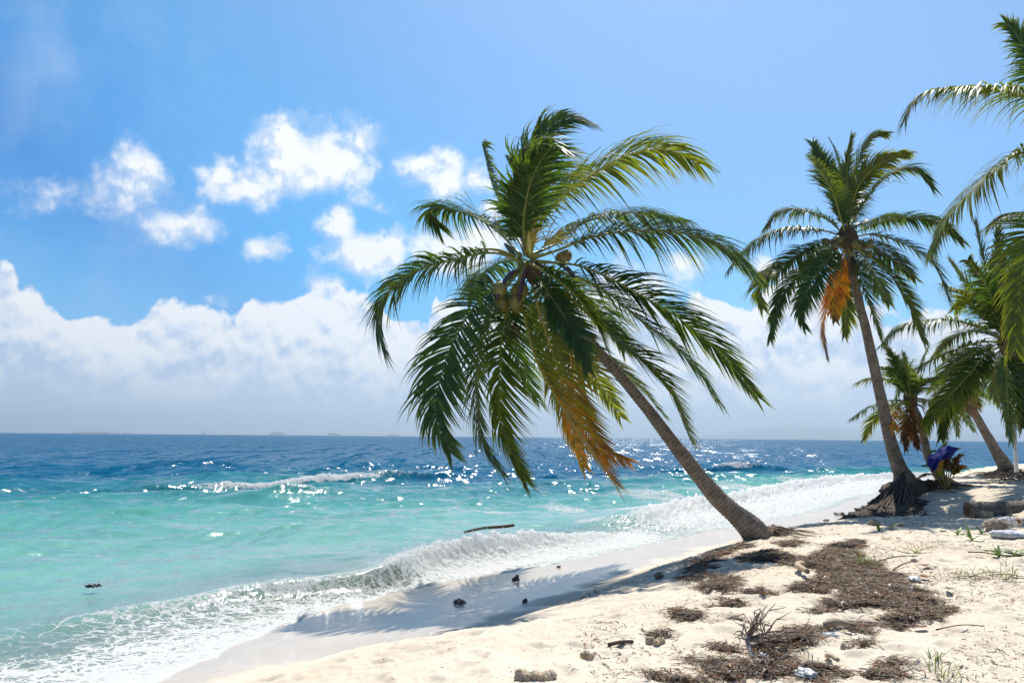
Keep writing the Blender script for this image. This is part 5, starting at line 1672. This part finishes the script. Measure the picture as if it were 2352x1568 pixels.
def build_plants():
    rng = np.random.RandomState(31)
    gcol = (np.array((.06, .115, .03)), np.array((.14, .17, .04)))
    tufts = [(1345, 415, .34, 46, 'bushy green tuft growing out of the seaweed'), (1300, 340, .16, 12, 'sparse thin tuft behind the bushy one'), (1400, 400, .20, 18, 'low tuft leaning on the right of the bushy one'),
             (1905, 495, .26, 12, 'wiry grass tuft at the left end of the grass runner'), (2005, 490, .28, 14, 'wiry grass tuft second along the runner'), (2130, 482, .25, 12, 'wiry grass tuft midway along the runner'),
             (2215, 505, .28, 15, 'wiry grass tuft fourth along the runner, nearest the camera'), (2290, 480, .30, 16, 'densest wiry tuft by the right edge'), (2235, 410, .2, 10, 'faint grass tuft behind the runner'),
             (1782, 1000, .13, 16, 'small dry tuft on trodden sand right of the lowest seaweed heap'), (1826, 1122, .24, 24, 'spiky tuft at the bottom right of the sand'), (2065, 297, .1, 8, 'tiny green tuft on open sand below the shells'),
             (1492, 245, .18, 7, 'three bladed shoot on the sand behind the seaweed')]
    for (x, y, h, n, lab) in tufts:
        p = gpt(*Z4((x, y))[0])
        mb = MB()
        for i in range(n):
            c = lerp(gcol[0], gcol[1], rng.rand())
            if rng.rand() < .15: c = np.array((.26, .21, .10))
            blade(mb, p + np.array([rng.normal(0, h * .22), rng.normal(0, h * .15), -.005]), rng.rand() * 6.28, h * .78 * rng.uniform(.5, 1.1), .0058, rng.uniform(.1, .6), c, rng.uniform(.2, .8))
        if 1900 <= x <= 2240 and y > 420:
            a = p.copy()
            b = p + np.array([.35, -.06 + .12 * rng.rand(), 0]); b[2] = gz(b[0], b[1])
            mb.tube(catmull([a + UP * .01, (a + b) / 2 + UP * .03, b + UP * .008], 8), [.004] * 8, 5, (.15, .13, .06))
        one(mb, 'grass_tuft', M_PLANT, p, lab, 'grass tuft', 'grass tufts on the sand')
    leafy = [(1520, 180, .34, [(0.1, .28, .6), (2.8, .16, .3)], 'long yellow leaf blade lying on sand behind the palm root', (.32, .27, .03)),
             (1440, 200, .2, [(1.2, .2, .1), (.4, .12, .4)], 'short yellow green shoot near the palm roots', (.20, .21, .03)),
             (1935, 218, .34, [(.1, .36, .9), (2.7, .22, .5), (.6, .2, .3), (3.4, .16, .6)], 'glossy bent green shoot left of the conch shell', (.10, .19, .03)),
             (2028, 255, .4, [(1.5, .32, .05), (-.25, .42, .9), (3.4, .25, .6), (2.0, .2, .2)], 'upright shoot with a long flat leaf below the rocks', (.09, .17, .035)),
             (2088, 215, .22, [(1.9, .22, .1), (.6, .18, .3)], 'dark pointed shoot beside the brown rock', (.05, .11, .03)),
             (1670, 335, .26, [(.2, .26, .8), (3.0, .26, .7), (-.6, .14, .4)], 'yellow green two leafed shoot on open sand', (.20, .22, .03)),
             (2195, 355, .3, [(2.2, .18, .3), (.2, .3, .8), (3.3, .4, .9), (1.0, .22, .2)], 'broad leafed creeper with dark stem at the right edge', (.09, .17, .03)),
             (2300, 352, .32, [(.3, .3, .8), (3.0, .4, .9), (2.2, .26, .4), (-.4, .22, .7)], 'broad leafed creeper nearest the right edge', (.10, .18, .03))]
    for (x, y, h, bl, lab, c) in leafy:
        p = gpt(*Z4((x, y))[0])
        mb = MB()
        for (a, L, bend) in bl:
            blade(mb, p, a, L * .85, .034, bend, np.array(c) * rng.uniform(.75, 1.25), .55, 10)
            blade(mb, p, a + .5, L * .6, .030, bend, np.array(c) * rng.uniform(.75, 1.25), .5, 10)
        if 'creeper' in lab:
            q = p + np.array([-.3, .12, 0]); q[2] = gz(q[0], q[1])
            mb.tube(catmull([q + UP * .05, (p + q) / 2 + UP * .05, p + UP * .02, p + np.array([.25, -.05, .02])], 12), [.008] * 12, 6, (.07, .04, .035))
        one(mb, 'beach_plant', M_PLANT, p, lab, 'plant', 'green shoots on the sand')
    for i, (u, v, w, h, lab) in enumerate([(1228, 1553, 42, 15, 'crumbling sand clod at the bottom of the frame, left of the seaweed'), (1352, 1508, 18, 8, 'broken sand clod by the lone dark stick'), (1506, 1478, 20, 9, 'split sand clod left of the dry branch'),
                                            (1948, 1487, 18, 8, 'lumpy sand clod right of the thick white stick')]):
        p = gpt(u, v); k = p[1] / F
        mb = MB()
        for j in range(5):
            f = (j - 2) / 2.0
            mb.blob(p + np.array([f * w * k * .75, rng.normal(0, .02), h * k * .2]), (w * k * .34, w * k * .3, h * k * rng.uniform(.7, 1.1)), 140 + 7 * i + j, .35, 4, 1.8, (.46, .37, .26))
        one(mb, 'sand_clod', M_STONE, p, lab, 'sand clod', 'broken sand clods')

# ------------------------------------------------------------------ far away
def build_far():
    mg = mat_tint("far_green", .9, .1, .02, .3, 0.2, .5)
    for i, (u, w, h, Y, nm, lab) in enumerate([(230, 72, 5.0, 13000, 'island', 'long low wooded island on the horizon at the far left'), (636, 21, 7.0, 13500, 'island', 'tiny palm island on the horizon left of the leaning palm'),
                                               (765, 15, 7.0, 14000, 'island', 'smallest palm islet standing between two others on the horizon'), (905, 18, 5.0, 16000, 'island', 'faint islet on the horizon nearest the leaning palm')]):
        hv = 1003 + (u - CX) * math.tan(R(.49))
        c = at(u, hv, Y); c[2] = 0
        W, H = w / F * Y, h / F * Y
        mb = MB()
        rng = np.random.RandomState(i)
        n = 60 if i == 0 else 16
        mb.blob((c[0], c[1], 0), (W, W * .3, H * .18), i, .1, 5, 2, (.20, .19, .14))
        for j in range(n):
            f = rng.uniform(-1, 1)
            hh = H * (1 - .55 * abs(f) ** 2) * rng.uniform(.55, 1.05)
            x = c[0] + f * W * .9
            y = c[1] + rng.uniform(-.2, .2) * W
            mb.blob((x, y, hh * .62), (H * .5, H * .5, hh * .42), 100 * i + j, .5, 2, 2.2, np.array((.045, .075, .035)) * rng.uniform(.7, 1.3))
            mb.tube([(x, y, 0), (x + .1 * H * rng.normal(), y, hh * .6)], [H * .05, H * .04], 5, (.12, .10, .08))
        o = mb.build(nm, mg, None, origin=c)
        tag(o, lab, 'island', kind='structure')
    hv = 1003 + (467 - CX) * math.tan(R(.49))
    Y = 7000.0
    c = at(467, hv, Y); c[2] = 0
    e = empty('sailboat', c, 'far sailboat standing alone on the horizon at the left', 'sailboat')
    k = Y / F
    mb = MB()
    t = np.linspace(-1, 1, 13)
    mb.tube(np.stack([c[0] + t * 5 * k, c[1] + 0 * t, .9 * k + .35 * k * t ** 2], 1), 1.3 * k * (1 - t ** 2 * .92) ** .5 + .05, 10, (.30, .33, .38), squash=.6)
    mb.build('hull', M_STONE, e)
    mb = MB()
    mb.tube([c + UP * 1 * k, c + UP * 14 * k], [.16 * k, .10 * k], 6, (.25, .27, .3))
    mb.build('mast', M_STONE, e)
    mb = MB()
    V = np.array([c + np.array([.3 * k, 0, 2.4 * k]), c + np.array([4.2 * k, .2 * k, 2.4 * k]), c + np.array([.3 * k, 0, 13 * k]), c + np.array([2.0 * k, .35 * k, 6 * k])])
    mb.add(V, [np.array([[0, 1, 3], [0, 3, 2]])], (.45, .48, .52))
    o = mb.build('sail', M_STONE, e)
    o.modifiers.new('thickness', 'SOLIDIFY').thickness = .12
    # mountains behind the haze at the right
    n, mrow = 120, 14
    us = np.linspace(1500, 2500, n)
    Yh = 25000.0
    prof = 0.78 * np.interp(us, [1500, 1620, 1700, 1780, 1850, 1930, 2000, 2080, 2200, 2350, 2500], [2, 8, 22, 36, 42, 34, 26, 30, 22, 14, 4])
    V = []
    for r_ in range(mrow):
        f = r_ / (mrow - 1)
        for u, h in zip(us, prof):
            hv = 1003 + (u - CX) * math.tan(R(.49))
            y = Yh + (f - .5) * 2400
            p = at(u, hv, Yh)
            z = h / F * Yh * math.sin(f * math.pi) ** .8 * (1 + .22 * float(perlin(np.array([u * .02]), np.array([f * 3.0]), 4)[0]) + .1 * float(perlin(np.array([u * .06]), np.array([f * 8.0]), 5)[0])) - 4
            V.append((p[0], y, z))
    j, i = np.meshgrid(np.arange(n - 1), np.arange(mrow - 1))
    a = (i * n + j).ravel()
    mb = MB()
    mb.add(np.array(V), [np.stack([a, a + 1, a + n + 1, a + n], 1)], (.06, .085, .05))
    o = mb.build('hills', mg, None, origin=(0, 0, 0))
    tag(o, 'faint blue mountain ridge fading into the haze above the horizon', 'hills', kind='structure')

def build_haze():
    m, g, out = new_mat("haze")
    v = g.n('ShaderNodeVolumePrincipled')
    v.inputs['Color'].default_value = (.76, .90, 1.0, 1)
    v.inputs['Density'].default_value = 1.0e-4
    v.inputs['Anisotropy'].default_value = 0.6
    g.link(v.outputs[0], out.inputs['Volume'])
    mb = MB()
    X0, X1, Y0, Y1, Z0, Z1_ = -32000, 32000, -2000, 28000, -12, 640
    V = [(x, y, z) for x in (X0, X1) for y in (Y0, Y1) for z in (Z0, Z1_)]
    mb.add(V, [np.array([[0, 1, 3, 2], [4, 6, 7, 5], [0, 4, 5, 1], [2, 3, 7, 6], [0, 2, 6, 4], [1, 5, 7, 3]])])
    o = mb.build('haze', m, None, smooth=False, origin=(0, 0, 0))
    tag(o, 'thin pale sea haze that fades the far islands and mountains', 'haze', kind='stuff')

mat_wet = mat_tint("wet_stone", 0.35, 0.5, 14.0, 0.4, 0.8, 0.02)
build_weed()
build_log()
build_shells()
build_post()
build_plant_and_cloth()
build_stones()
build_drift()
build_branch()
build_sticks()
build_plants()
build_far()
build_haze()
